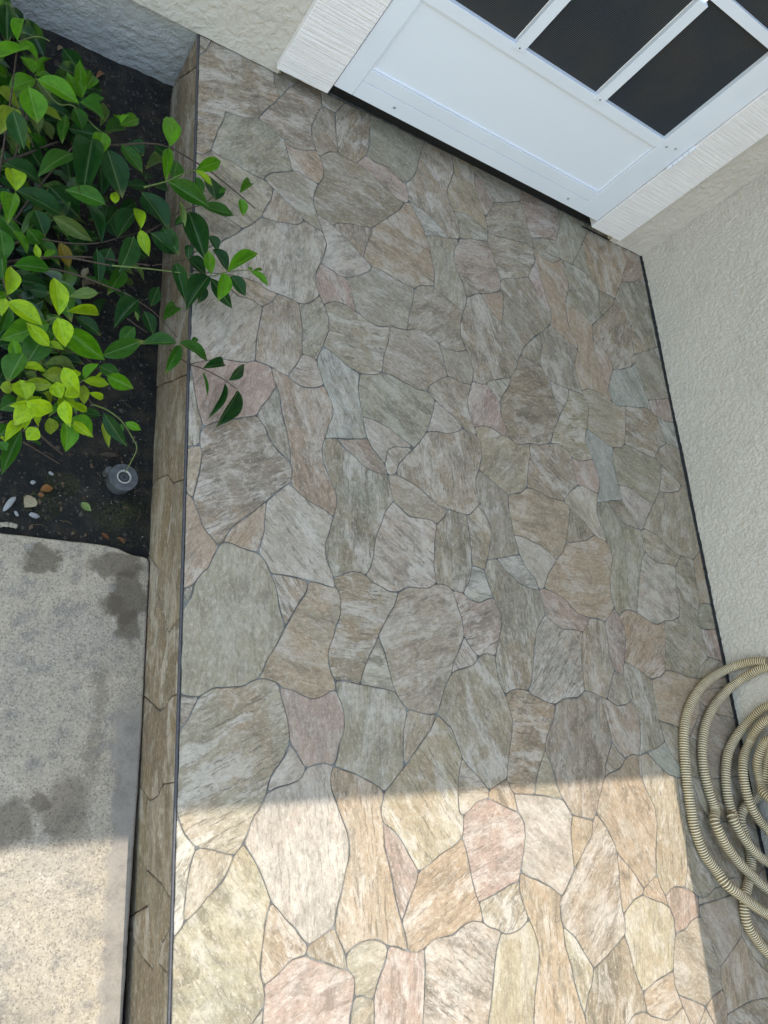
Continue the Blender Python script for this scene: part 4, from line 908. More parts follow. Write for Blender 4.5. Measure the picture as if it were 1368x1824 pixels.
def mat_stone():
    k = NT("flagstone")
    oi = k.node("ShaderNodeObjectInfo")
    rnd = oi.outputs["Random"]
    wn_ = k.node("ShaderNodeTexWhiteNoise", noise_dimensions='1D')
    k.set(wn_.inputs["W"], k.math('MULTIPLY', rnd, 913.0))
    rs = k.node("ShaderNodeSeparateColor")
    k.l.new(wn_.outputs["Color"], rs.inputs[0])
    r1, r2, r3 = rs.outputs[0], rs.outputs[1], rs.outputs[2]
    co = k.coord(add=k.math('MULTIPLY', rnd, 37.0))
    # bend the grain slightly
    cx = k.node("ShaderNodeCombineXYZ")
    k.set(cx.inputs[1], k.math('MULTIPLY', k.noise(co, 16, 3), .014))
    va = k.node("ShaderNodeVectorMath", operation='ADD')
    k.l.new(co, va.inputs[0])
    k.l.new(cx.outputs[0], va.inputs[1])
    cw = va.outputs[0]

    def stretch(sx, sy, off=0.0):
        mp = k.node("ShaderNodeMapping")
        k.l.new(cw, mp.inputs[0])
        mp.inputs["Scale"].default_value = (sx, sy, sx)
        mp.inputs["Location"].default_value = (off, off * 1.7, off)
        return mp.outputs[0]
    vein = k.noise(stretch(13, 40), 1.0, 9, .73, .35)
    band = k.noise(stretch(7, 20, 5.3), 1.0, 7, .64, .5)
    fine = k.noise(stretch(95, 170, 9.1), 1.0, 6, .80)
    hair = k.noise(stretch(24, 230, 3.3), 1.0, 4, .65)
    blot = k.noise(co, 19, 8, .72, .6)
    cloud = k.noise(stretch(9, 15, 2.2), 1.0, 6, .62, .7)
    tone = k.noise(co, 9, 6, .64, 1.0)
    speck = k.noise(co, 420, 4, .8)
    base = oi.outputs["Color"]

    def amt(f, r, a0, a1):
        return k.math('MULTIPLY', f, k.math('MULTIPLY_ADD', r, a1, a0))
    c = k.mix(amt(k.ramp(tone, .47, .62), r1, .12, .62), base, k.mix(.65, base, (.205, .145, .085)))
    c = k.mix(amt(k.ramp(tone, .48, .36), r2, .2, .7), c, k.mix(.6, base, (.165, .175, .152)))
    c = k.mix(amt(k.ramp(cloud, .52, .62), r3, .25, .65), c, k.mix(.8, base, (.345, .345, .322)))
    c = k.mix(amt(k.ramp(cloud, .46, .37), r2, .15, .55), c, k.mix(.7, base, (.085, .078, .058)))
    c = k.mix(amt(k.ramp(band, .53, .59), r1, .15, .65), c, k.mix(.75, base, (.37, .37, .345)))
    c = k.mix(amt(k.ramp(vein, .51, .61), r2, .32, .45), c, k.mix(.70, base, (.066, .057, .042)))
    c = k.mix(amt(k.ramp(vein, .46, .37), r3, .32, .42), c, k.mix(.7, base, (.36, .35, .30)))
    c = k.mix(amt(k.ramp(hair, .57, .63), r1, .15, .6), c, (.060, .052, .040))
    c = k.mix(amt(k.ramp(blot, .55, .66), r2, .15, .5), c, (.075, .067, .050))
    c = k.mix(amt(k.ramp(blot, .45, .36), r1, .1, .4), c, (.36, .35, .315))
    c = k.mix(k.ramp(fine, .52, .63, 0, .58), c, k.mix(.6, base, (.050, .043, .032)))
    c = k.mix(k.ramp(fine, .47, .37, 0, .55), c, k.mix(.7, base, (.44, .43, .39)))
    c = k.mix(k.ramp(speck, .55, .68, 0, .4), c, (.055, .048, .038))
    c = k.mix(k.ramp(speck, .45, .32, 0, .35), c, (.40, .39, .36))
    c = k.mix(1.0, c, (1.37, 1.20, 1.11), 'MULTIPLY')
    k.color(c)
    k.rough(k.ramp(vein, .3, .7, .50, .70), .35)
    h = k.math('ADD', k.math('MULTIPLY', vein, -.7), k.math('MULTIPLY', fine, -.5))
    h = k.math('ADD', h, k.math('MULTIPLY', speck, -.25))
    k.bump(h, .7, .0028)
    return k.m


def mat_grout():
    k = NT("grout")
    co = k.coord()
    n = k.noise(co, 35, 3)
    c = k.mix(k.ramp(n, .46, .62), (.115, .108, .100), (.215, .205, .192))
    k.color(k.mix(k.ramp(k.noise(co, 500, 2), .5, .8, 0, .4), c, (.05, .05, .05)))
    k.rough(.9, .2)
    return k.m


def mat_stucco(name, base, dark, lump=90.0, strength=.55, dist=.004, streak=False):
    k = NT(name)
    co = k.coord()
    big = k.noise(co, 2.2, 4, .6)
    mid = k.noise(co, 14, 4, .6)
    fine = k.noise(co, 260, 3, .7)
    lmp = k.noise(co, lump, 3, .5, .4)
    c = k.mix(k.ramp(big, .35, .65), base, dark)
    c = k.mix(k.ramp(mid, .52, .75, 0, .35), c, tuple(v * .72 for v in base))
    c = k.mix(k.ramp(fine, .55, .8, 0, .35), c, tuple(v * .6 for v in base))
    k.color(c)
    k.rough(.85, .25)
    h = k.math('ADD', k.ramp(lmp, .38, .66), k.math('MULTIPLY', fine, .35))
    if streak:
        cs = k.coord(scale=(20, 20, 70))
        h = k.math('ADD', h, k.math('MULTIPLY', k.ramp(k.noise(cs, 1, 3), .4, .62), .6))
    pit = k.ramp(k.noise(co, 55, 5, .7), .62, .70)
    h = k.math('SUBTRACT', h, k.math('MULTIPLY', pit, .8))
    k.bump(h, strength, dist)
    return k.m


def mat_concrete():
    k = NT("old_concrete")
    co = k.coord()
    wrp = k.node("ShaderNodeTexNoise")
    k.l.new(co, wrp.inputs["Vector"])
    wrp.inputs["Scale"].default_value = 32
    wrp.inputs["Detail"].default_value = 5
    wrp.inputs["Roughness"].default_value = .65
    big = k.noise(co, 6, 5, .6)
    mid = k.noise(co, 34, 5, .68)
    grit = k.noise(co, 300, 4, .78)
    pit = k.vor(co, 230)
    pit2 = k.noise(co, 60, 2)
    c = k.mix(k.ramp(big, .36, .66), (.218, .212, .182), (.250, .237, .192))
    c = k.mix(k.ramp(mid, .47, .70, 0, .8), c, (.130, .131, .127))
    c = k.mix(k.ramp(mid, .44, .28, 0, .6), c, (.315, .306, .272))
    c = k.mix(k.ramp(grit, .50, .66, 0, .85), c, (.082, .077, .068))
    c = k.mix(k.ramp(grit, .46, .30, 0, .7), c, (.40, .385, .338))
    hole = k.math('MULTIPLY', k.ramp(pit, .26, .12), k.ramp(pit2, .5, .62))
    c = k.mix(k.math('MULTIPLY', hole, .85), c, (.07, .065, .06))
    # water-mark / dirt stains with their own outlines (x, y, radius-x, radius-y, amount)
    sep = k.node("ShaderNodeSeparateXYZ")
    k.l.new(co, sep.inputs[0])
    ws = k.node("ShaderNodeSeparateColor")
    k.l.new(wrp.outputs["Color"], ws.inputs[0])
    X = k.math('ADD', sep.outputs[0], k.math('MULTIPLY', k.math('SUBTRACT', ws.outputs[0], .5), .055))
    Y = k.math('ADD', sep.outputs[1], k.math('MULTIPLY', k.math('SUBTRACT', ws.outputs[1], .5), .055))
    for (sx, sy, rx, ry, am, soft) in STAINS:
        dx = k.math('DIVIDE', k.math('SUBTRACT', X, sx), rx)
        dy = k.math('DIVIDE', k.math('SUBTRACT', Y, sy), ry)
        d = k.math('SQRT', k.math('ADD', k.math('MULTIPLY', dx, dx), k.math('MULTIPLY', dy, dy)))
        f = k.math('MULTIPLY', k.ramp(d, 1.0 + soft, 1.0 - soft), am)
        c = k.mix(f, c, k.mix(.78, c, (.062, .054, .040)))
    # cement smear beside the step
    sm = k.math('MULTIPLY', k.ramp(X, .378, .392), k.ramp(Y, .20, .12))
    c = k.mix(k.math('MULTIPLY', sm, .8), c, k.mix(k.ramp(mid, .4, .7), (.172, .171, .163), (.135, .134, .126)))
    c = k.mix(1.0, c, (1.42, 1.23, 1.12), 'MULTIPLY')
    k.color(c)
    k.rough(.88, .25)
    h = k.math('SUBTRACT', k.math('ADD', k.math('MULTIPLY', grit, .8), k.math('MULTIPLY', mid, .6)), k.math('MULTIPLY', hole, 1.2))
    k.bump(h, .5, .0022)
    return k.m


def mat_soil():
    k = NT("dark_soil")
    co = k.coord()
    n = k.noise(co, 24, 5, .65)
    g = k.noise(co, 260, 4, .75)
    c = k.mix(k.ramp(n, .42, .7), (.026, .025, .024), (.062, .050, .038))
    c = k.mix(k.ramp(g, .58, .8, 0, .6), c, (.10, .085, .065))
    k.color(c)
    k.rough(.95, .2)
    k.bump(k.math('ADD', g, k.noise(co, 70, 3)), 1.0, .009)
    return k.m


def mat_paint(name, col, rough=.4, grooves=None, scale=(8, 8, 190), amt=.0018):
    k = NT(name)
    co = k.coord()
    c = k.mix(k.ramp(k.noise(co, 5, 3), .3, .7), col, tuple(v * .95 for v in col))
    if grooves:
        cs = k.coord(scale=scale)
        g = k.noise(cs, 1, 4, .6, .2)
        k.bump(k.math('ADD', k.ramp(g, .36, .62), k.math('MULTIPLY', k.noise(co, 300, 2), .25)), .7, amt)
        c = k.mix(k.ramp(g, .40, .26, 0, .22), c, tuple(v * .55 for v in col))
    c = k.mix(k.ramp(k.noise(co, 75, 4, .7), .66, .76, 0, .25), c, (.35, .33, .30))
    k.color(c)
    k.rough(rough, .4)
    return k.m


def mat_plain(name, col, rough=.6, noise_scale=60, var=.35, bump=0.0, metal=0.0):
    k = NT(name)
    co = k.coord()
    n = k.noise(co, noise_scale, 4, .65)
    k.color(k.mix(k.ramp(n, .35, .7), col, tuple(v * (1 - var) for v in col)))
    k.rough(rough, .35)
    k.b.inputs["Metallic"].default_value = metal
    if bump:
        k.bump(n, .6, bump)
    return k.m


def mat_panel():
    k = NT("white_embossed_panel")
    co = k.coord(rot=(0, math.radians(35), 0))
    v = k.vor(co, 420)
    k.color((.765, .79, .875))
    k.rough(.38, .4)
    k.bump(v, .25, .0006)
    return k.m


def mat_screen():
    k = NT("insect_screen")
    co = k.coord()
    w = k.node("ShaderNodeTexWave", wave_type='BANDS', bands_direction='Z')
    k.l.new(co, w.inputs[0])
    w.inputs["Scale"].default_value = 90
    w.inputs["Distortion"].default_value = .15
    w2 = k.node("ShaderNodeTexWave", wave_type='BANDS', bands_direction='X')
    k.l.new(co, w2.inputs[0])
    w2.inputs["Scale"].default_value = 90
    thread = k.math('MAXIMUM', k.ramp(w.outputs[1], .45, .75), k.math('MULTIPLY', k.ramp(w2.outputs[1], .55, .8), .6))
    cl = k.mix(k.ramp(k.noise(co, 5, 3), .4, .62), (.050, .056, .068), (.068, .066, .066))
    k.color(k.mix(thread, (.008, .009, .012), cl))
    k.rough(.75, .2)
    k.bump(thread, .4, .0005)
    return k.m


def mat_leaf():
    k = NT("glossy_leaf")
    oi = k.node("ShaderNodeObjectInfo")
    co = k.coord()
    sep = k.node("ShaderNodeSeparateXYZ")
    k.l.new(co, sep.inputs[0])
    ay = k.math('ABSOLUTE', sep.outputs[1])
    base = oi.outputs["Color"]
    # side veins run forward from the midrib
    ph = k.math('FRACT', k.math('SUBTRACT', k.math('MULTIPLY', sep.outputs[0], 9.0), k.math('MULTIPLY', ay, 5.0)))
    vein = k.ramp(k.math('ABSOLUTE', k.math('SUBTRACT', ph, .5)), .10, .02)
    rib = k.ramp(ay, .035, .012)
    n = k.noise(k.coord(add=k.math('MULTIPLY', oi.outputs["Random"], 50.0)), 5, 4, .6)
    c = k.mix(k.ramp(n, .4, .7), base, k.mix(1.0, base, (.62, .72, .7), 'MULTIPLY'))
    c = k.mix(k.math('MULTIPLY', vein, .38), c, k.mix(1.0, c, (.55, .62, .5), 'MULTIPLY'))
    spot = k.math('MULTIPLY', k.ramp(k.noise(k.coord(scale=(1, .6, 1), add=k.math('MULTIPLY', oi.outputs["Random"], 91.0)), 9, 4, .7), .68, .74), .7)
    c = k.mix(spot, c, (.16, .10, .03))
    tipy = k.math('MULTIPLY', k.ramp(sep.outputs[0], .80, 1.0), k.ramp(oi.outputs["Random"], .45, .8))
    c = k.mix(k.math('MULTIPLY', tipy, .6), c, (.24, .20, .05))
    c = k.mix(k.math('MULTIPLY', rib, .45), c, k.mix(.4, base, (.35, .42, .16)))
    k.color(c)
    k.rough(.36, .18)
    k.bump(k.math('SUBTRACT', k.math('MULTIPLY', n, .4), k.math('ADD', k.math('MULTIPLY', vein, .4), rib)), .25, .002)
    tr = k.node("ShaderNodeBsdfTranslucent")
    k.l.new(c, tr.inputs[0])
    ms = k.node("ShaderNodeMixShader")
    ms.inputs[0].default_value = .22
    k.l.new(k.b.outputs[0], ms.inputs[1])
    k.l.new(tr.outputs[0], ms.inputs[2])
    k.l.new(ms.outputs[0], k.n["Material Output"].inputs[0])
    return k.m


STAINS = [(0.243, 0.398, .030, .026, .95, .2), (0.372, 0.400, .050, .022, .9, .22), (0.392, 0.345, .034, .055, .95, .2),
          (0.398, 0.290, .022, .030, .9, .22), (0.366, 0.33, .026, .022, .85, .28),
          (0.315, -0.005, .035, .055, .7, .35), (0.275, 0.005, .014, .014, .85, .28), (0.235, -0.02, .03, .035, .75, .3),
          (0.36, 0.18, .012, .05, .5, .5), (0.35, 0.08, .014, .05, .45, .5), (0.392, 0.02, .004, .03, .7, .4), (0.26, -.30, .05, .04, .3, .6)]
STONE = mat_stone()
GROUT = mat_grout()
CONCRETE = mat_concrete()
SOIL = mat_soil()
WALL_R = mat_stucco("stucco_dash", (.595, .545, .495), (.555, .51, .465), 120, .6, .004)
WALL_B = mat_stucco("stucco_trowel", (.60, .545, .495), (.56, .51, .46), 55, .5, .004)
FOUND = mat_stucco("rough_cement", (.40, .385, .375), (.33, .32, .315), 110, .5, .003, True)
TRIM = mat_paint("white_rough_sawn_wood", (.87, .825, .84), .5, True, (6, 6, 210), .0014)
DOOR = mat_paint("white_door_enamel", (.765, .79, .875), .33)
PANEL = mat_panel()
SCREEN = mat_screen()
BLACK = mat_plain("black_threshold", (.012, .012, .013), .6, 40, .4)
CAULK = mat_plain("black_joint_sealant", (.02, .02, .022), .8, 90, .5, .002)
EDGE = mat_plain("grey_edge_strip", (.075, .072, .080), .5, 120, .3)
ROOFM = mat_plain("painted_eave", (.75, .74, .71), .7, 10, .15)
GROUNDM = mat_plain("yard_ground", (.52, .49, .43), .9, 3, .3)
LEAF = mat_leaf()
BARK = mat_plain("brown_stem", (.075, .05, .035), .75, 160, .5, .001)
GREENSTEM = mat_plain("green_stem", (.13, .17, .045), .5, 120, .35)
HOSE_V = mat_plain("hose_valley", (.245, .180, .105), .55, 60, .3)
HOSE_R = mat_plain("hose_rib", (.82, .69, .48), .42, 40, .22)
STEEL = mat_plain("screw_steel", (.55, .55, .56), .35, 200, .3, 0, .8)

PAL = {'b': (.220, .199, .152), 'g': (.200, .192, .148), 'o': (.240, .198, .142), 'p': (.246, .196, .165), 'w': (.272, .260, .220),
       'd': (.184, .162, .122), 's': (.216, .234, .204), 'y': (.234, .216, .156)}

# ------------------------------------------------------------------ the setting


def big_plane(name, x0, x1, y0, y1, z, mat):
    return from_py(name, [(x0, y0, z), (x1, y0, z), (x1, y1, z), (x0, y1, z)], [(0, 1, 2, 3)], mat)


tag(big_plane("ground", -60, 60, -60, 60, -.26, GROUNDM), kind="structure")

# porch: tiled slab
porch = box("porch_floor", .4375, 1.936, -1.30, 1.75, -.25, -.0019, GROUT)
tag(porch, kind="structure")


def wiggle(x, y, a=.0011):
    return (x + a * (mnoise.noise((x * 55, y * 55, 1.3)) + .6 * mnoise.noise((x * 150, y * 150, 4.1))),
            y + a * (mnoise.noise((x * 55, y * 55, 9.7)) + .6 * mnoise.noise((x * 150, y * 150, 6.6))))


def shape_outline(P, inset):
    # merge repeats, densify, wiggle with world noise (both sides of a joint agree), round corners
    Q = []
    for i, a in enumerate(P):
        b = P[(i + 1) % len(P)]
        L = math.hypot(b[0] - a[0], b[1] - a[1])
        k = max(1, int(L / .013))
        for j in range(k):
            Q.append((a[0] + (b[0] - a[0]) * j / k, a[1] + (b[1] - a[1]) * j / k))
    Q = [wiggle(*q) for q in Q]
    R = []
    n = len(Q)
    for i in range(n):
        a, b = Q[i], Q[(i + 1) % n]
        R.append((a[0] * .75 + b[0] * .25, a[1] * .75 + b[1] * .25))
        R.append((a[0] * .25 + b[0] * .75, a[1] * .25 + b[1] * .75))
    return R


def offset_poly(R, d):
    n = len(R)
    out = []
    for i in range(n):
        a, b, c = R[i - 1], R[i], R[(i + 1) % n]
        e1 = (b[0] - a[0], b[1] - a[1])
        e2 = (c[0] - b[0], c[1] - b[1])
        l1 = math.hypot(*e1) or 1e-9
        l2 = math.hypot(*e2) or 1e-9
        n1 = (-e1[1] / l1, e1[0] / l1)
        n2 = (-e2[1] / l2, e2[0] / l2)
        mx, my = n1[0] + n2[0], n1[1] + n2[1]
        q = mx * mx + my * my
        s = min(2.0 / q if q > 1e-6 else 1.0, 1.5)
        dd = d(b) if callable(d) else d
        out.append((b[0] + mx * s * dd, b[1] + my * s * dd))
    return out


def area(P):
    return .5 * sum(P[i - 1][0] * P[i][1] - P[i][0] * P[i - 1][1] for i in range(len(P)))


def gap(p):
    return .0007 + .0012 * max(0.0, .25 + mnoise.noise((p[0] * 28, p[1] * 28, 2.2)))


def stone_mesh(P, ang, height):
    R = shape_outline(P, 0)
    g = [gap(p) for p in R]
    o0 = offset_poly(R, gap)
    o1 = offset_poly(R, lambda p: gap(p) + .0015)
    # points whose inset lands too close to another side of the outline are folded onto a sound neighbour
    A = np.array(R)
    B = np.roll(A, -1, 0)
    D = B - A
    Q = np.array(o1)
    t = ((Q[:, None, :] - A[None]) * D[None]).sum(2) / np.maximum((D * D).sum(1), 1e-12)[None]
    t = np.clip(t, 0, 1)
    near = np.sqrt(((Q[:, None, :] - (A[None] + t[..., None] * D[None])) ** 2).sum(2)).min(1)
    ins = ((A[None, :, 1] > Q[:, None, 1]) != (B[None, :, 1] > Q[:, None, 1])) & (
        Q[:, None, 0] < (D[None, :, 0]) * (Q[:, None, 1] - A[None, :, 1]) / np.where(abs(D[None, :, 1]) < 1e-12, 1e-12, D[None, :, 1]) + A[None, :, 0])
    inside = ins.sum(1) % 2 == 1
    keep = [i for i in range(len(R)) if inside[i] and near[i] > .80 * (g[i] + .0015)]
    if len(keep) < 4:
        return None
    o0 = [o0[i] for i in keep]
    o1 = [o1[i] for i in keep]
    cx = sum(p[0] for p in R) / len(R)
    cy = sum(p[1] for p in R) / len(R)
    ca, sa = math.cos(-ang), math.sin(-ang)

    def loc(p, z):
        x, y = p[0] - cx, p[1] - cy
        return (x * ca - y * sa, x * sa + y * ca, z)
    n = len(keep)
    V = [loc(p, -.004) for p in o0] + [loc(p, -.0009) for p in o0] + [loc(p, height) for p in o1]
    F = []
    for r in range(2):
        for i in range(n):
            j = (i + 1) % n
            F.append((r * n + i, r * n + j, (r + 1) * n + j, (r + 1) * n + i))
    for tri in tessellate_polygon([[Vector(V[2 * n + i]) for i in range(n)]]):
        a, b, c = (Vector(V[2 * n + q]) for q in tri)
        if (b - a).cross(c - a).z < 0:
            tri = (tri[0], tri[2], tri[1])
        F.append(tuple(2 * n + q for q in tri))
    me = bpy.data.meshes.new("stone")
    me.from_pydata(V, [], F)
    me.update()
    return me, cx, cy


def vary(c, a=.07):
    f = 1 + rng.uniform(-a, a)
    return tuple(max(0.0, v * f * (1 + rng.uniform(-.03, .03))) for v in c)


for line in FLOOR.strip().splitlines():
    h, rest = line.split(' ', 1)
    P = pts(rest)
    if area(P) < 0:
        P.reverse()
    ang = math.radians(int(h[1:]))
    r = stone_mesh(P, ang, rng.uniform(-.0002, .0004))
    if not r:
        continue
    me, cx, cy = r
    o = link("stone", me, STONE, porch)
    o.location = (cx, cy, 0)
    o.rotation_euler = (0, 0, ang)
    o.color = (*vary(PAL[h[0]]), 1)

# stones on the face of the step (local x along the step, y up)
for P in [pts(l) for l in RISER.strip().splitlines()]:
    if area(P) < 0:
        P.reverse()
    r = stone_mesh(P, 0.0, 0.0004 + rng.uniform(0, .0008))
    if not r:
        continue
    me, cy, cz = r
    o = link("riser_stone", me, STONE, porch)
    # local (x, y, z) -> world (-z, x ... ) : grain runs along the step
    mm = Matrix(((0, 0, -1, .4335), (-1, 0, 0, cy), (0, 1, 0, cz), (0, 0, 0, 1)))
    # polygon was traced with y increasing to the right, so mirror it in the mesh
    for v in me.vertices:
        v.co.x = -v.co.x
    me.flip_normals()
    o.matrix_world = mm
    o.color = (*vary((.148, .124, .084), .16), 1)  # darker than the floor tile: shade on the step face put into the colour
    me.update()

# slim edge strip along the nosing
bm = bmesh.new()
bbox(bm, .4322, .4354, -1.30, 1.572, -.0052, .0006, .0009, 2)
from_bm("edge_strip", bm, EDGE, porch)

# ragged black sealant where the tiles meet the wall
V, F = [], []
ya = -1.3
k = 0
while ya < 1.585:
    a = .0012 + .0026 * (mnoise.noise((ya * 60, 3, 1)) + .8 * mnoise.noise((ya * 210, 8, 1)))
    V += [(1.9325 - max(a, .0006), ya, .0012), (1.9395, ya, .0012 + .004 + .0035 * abs(mnoise.noise((ya * 120, 2, 7))))]
    if k:
        F.append((2 * k - 2, 2 * k - 1, 2 * k + 1, 2 * k))
    ya += .004
    k += 1
from_py("sealant", V, F, CAULK, porch)
V, F = [], []
xa = 1.655
k = 0
while xa < 1.9395:
    a = .002 + .003 * (mnoise.noise((xa * 60, 13, 1)) + .8 * mnoise.noise((xa * 210, 18, 1)))
    V += [(xa, 1.570 - max(a, .001), .0014), (xa, 1.5745, .0014)]
    if k:
        F.append((2 * k - 2, 2 * k, 2 * k + 1, 2 * k - 1))
    xa += .004
    k += 1
from_py("sealant", V, F, CAULK, porch)


# ------------------------------------------------------------------ walls
def lumpy_sheet(u0, u1, v0, v1, step, fn, amp, f1, f2, edge_rag=0.0):
    """grid whose vertices are fn(u, v, height)"""
    nu = int(round((u1 - u0) / step))
    nv = int(round((v1 - v0) / step))
    V, F = [], []
    for j in range(nv + 1):
        for i in range(nu + 1):
            u = u0 + (u1 - u0) * i / nu
            v = v0 + (v1 - v0) * j / nv
            h = mnoise.noise((u * f1, v * f1, 3.7)) + .6 * mnoise.noise((u * f2, v * f2, 8.1))
            h = max(-.7, min(h, .6)) * amp + .0016 * mnoise.noise((u * 5, v * 5, 2.4))
            if j == 0 and edge_rag:
                v += edge_rag * (mnoise.noise((u * 30, 5, 5)) + .5 * mnoise.noise((u * 90, 1, 5)))
            V.append(fn(u, v, h))
    for j in range(nv):
        for i in range(nu):
            a = j * (nu + 1) + i
            F.append((a, a + 1, a + nu + 2, a + nu + 1))
    return V, F


def merge(parts):
    V, F = [], []
    for v, f in parts:
        o = len(V)
        V += list(v)
        F += [tuple(i + o for i in q) for q in f]
    return V, F


def boxvf(x0, x1, y0, y1, z0, z1):
    V = [(x, y, z) for x in (x0, x1) for y in (y0, y1) for z in (z0, z1)]
    return V, [(0, 1, 3, 2), (4, 6, 7, 5), (0, 4, 5, 1), (2, 3, 7, 6), (0, 2, 6, 4), (1, 5, 7, 3)]


# side wall (faces -x)
s1 = lumpy_sheet(-.75, 1.58, -.03, .66, .0042, lambda u, v, h: (1.938 - h, u, v), .0011, 70, 160)
V, F = merge([s1, boxvf(1.9415, 2.25, -1.5, 1.9, -.26, 3.08)])
w = from_py("stucco_wall", V, F, WALL_R, smooth=True)
tag(w, "grey beige dashed stucco side wall behind the coiled hose", "wall")
# front wall with the door opening (faces -y)
s2 = lumpy_sheet(-.25, .625, .003, .45, .0045, lambda u, v, h: (u, 1.5696 - h, v), .0009, 40, 110, .0016)
s3 = lumpy_sheet(1.78, 1.945, .0, .75, .0045, lambda u, v, h: (u, 1.5700 - h, v), .0012, 30, 85, .0025)
V, F = merge([s2, s3, boxvf(-.25, .632, 1.573, 1.9, .002, 6.52), boxvf(1.775, 1.9414, 1.5735, 1.9, .002, 6.52), boxvf(.632, 1.775, 1.574, 1.9, 2.1, 6.52)])
w = from_py("stucco_wall", V, F, WALL_B, smooth=True)
tag(w, "cream stucco front wall on both sides of the white door trim", "wall")
s4 = lumpy_sheet(-.25, .4360, -.235, .0022, .0045, lambda u, v, h: (u, 1.5775 - h * 1.5, v), .0015, 45, 110)
V, F = merge([s4, boxvf(-.25, .4360, 1.582, 1.9, -.26, .0015)])
f = from_py("foundation", V, F, FOUND, w, smooth=True)
f["label"] = "rough blue grey cement footing below the stucco"

# house eave that keeps the porch in shade
bm = bmesh.new()
bbox(bm, -.30, 3.2, 1.549, 3.2, 6.50, 6.65, .002, 1)
eave = from_bm("eave", bm, ROOFM)
tag(eave, kind="structure")

# ------------------------------------------------------------------ concrete path and planting bed
def slab(name, outline, z0, z1, mat, bev):
    bm = bmesh.new()
    vs = [bm.verts.new((x, y, z1)) for x, y in outline]
    f = bm.faces.new(vs)
    r = bmesh.ops.extrude_face_region(bm, geom=[f])
    for v in [g for g in r['geom'] if isinstance(g, bmesh.types.BMVert)]:
        v.co.z = z0
    bm.normal_update()
    top = [e for e in bm.edges if all(abs(v.co.z - z1) < 1e-6 for v in e.verts)]
    bmesh.ops.bevel(bm, geom=top, offset=bev, segments=3, affect='EDGES', profile=.5)
    bmesh.ops.recalc_face_normals(bm, faces=bm.faces)
    return from_bm(name, bm, mat)


out = [(-2.5, -3.0)]
y = -3.0
while y < .405:
    g = .0018 + .011 * min(1.0, max(0.0, (.12 - y) / .5))
    out.append((.4325 - g + .0010 * mnoise.noise((y * 22, 4, 4)) + .0008 * mnoise.noise((y * 90, 4, 4)), y))
    y += .012
out += [(.4300, .413), (.4270, .421), (.4180, .4235), (.400, .4245), (.388, .428), (.374, .434), (.352, .437)]
x = .33
while x > -.6:
    out.append((x, .4375 + .0016 * mnoise.noise((x * 30, 2, 2)) - .01 * (x < 0) * min(1, -x)))
    x -= .02
out.append((-2.5, .42))
tag(slab("path", out, -.27, -.165, CONCRETE, .0045), kind="structure")

V, F = [], []
nx, ny = 150, 170
for j in range(ny + 1):
    for i in range(nx + 1):
        x = -.75 + (.4375 + .75) * i / nx
        y = .36 + (1.60 - .36) * j / ny
        z = -.178 + .007 * mnoise.noise((x * 9, y * 9, 1)) + .004 * mnoise.noise((x * 34, y * 34, 2)) + .0022 * mnoise.noise((x * 110, y * 110, 3))
        z += .016 * max(0, (y - 1.3) / .3) + .01 * max(0, .25 - x)
        if y < .44:
            z -= .004
        V.append((x, y, z))
for j in range(ny):
    for i in range(nx):
        a = j * (nx + 1) + i
        F.append((a, a + 1, a + nx + 2, a + nx + 1))
soil = from_py("soil", V, F, SOIL, smooth=True)
tag(soil, kind="structure")


def soil_z(x, y):
    return (-.178 + .007 * mnoise.noise((x * 9, y * 9, 1)) + .004 * mnoise.noise((x * 34, y * 34, 2)) + .016 * max(0, (y - 1.3) / .3)
            + .01 * max(0, .25 - x) - (.004 if y < .44 else 0))


def crumb(c, s):
    v = [Vector((1, 0, 0)), Vector((-1, 0, 0)), Vector((0, 1, 0)), Vector((0, -1, 0)), Vector((0, 0, .7)), Vector((0, 0, -.7))]
    v = [Vector(c) + p * s * rng.uniform(.55, 1.25) for p in v]
    return v, [(0, 2, 4), (2, 1, 4), (1, 3, 4), (3, 0, 4), (2, 0, 5), (1, 2, 5), (3, 1, 5), (0, 3, 5)]


parts = []
for i in range(5200):
    x = rng.uniform(-.15, .425)
    y = rng.uniform(.445, 1.56)
    s = .0013 + .0048 * rng.random() ** 3
    if rng.random() < .02:
        s *= 1.8
    parts.append(crumb((x, y, soil_z(x, y) + s * .2), s))
V, F = merge(parts)
o = from_py("soil_crumbs", V, F, mat_plain("soil_crumb", (.065, .055, .045), .95, 35, .75))
tag(o, "loose dark crumbs scattered over the planting bed", "soil", kind="stuff")
parts = []
for i in range(420):
    x = rng.uniform(.05, .425)
    y = rng.uniform(.445, 1.56)
    s = .0006 + .0009 * rng.random()
    parts.append(crumb((x, y, soil_z(x, y) + s), s))
V, F = merge(parts)
o = from_py("pale_grit", V, F, mat_plain("grit", (.42, .40, .36), .8, 60, .5))
tag(o, "tiny pale grit grains sprinkled over the dark soil", "grit", kind="stuff")

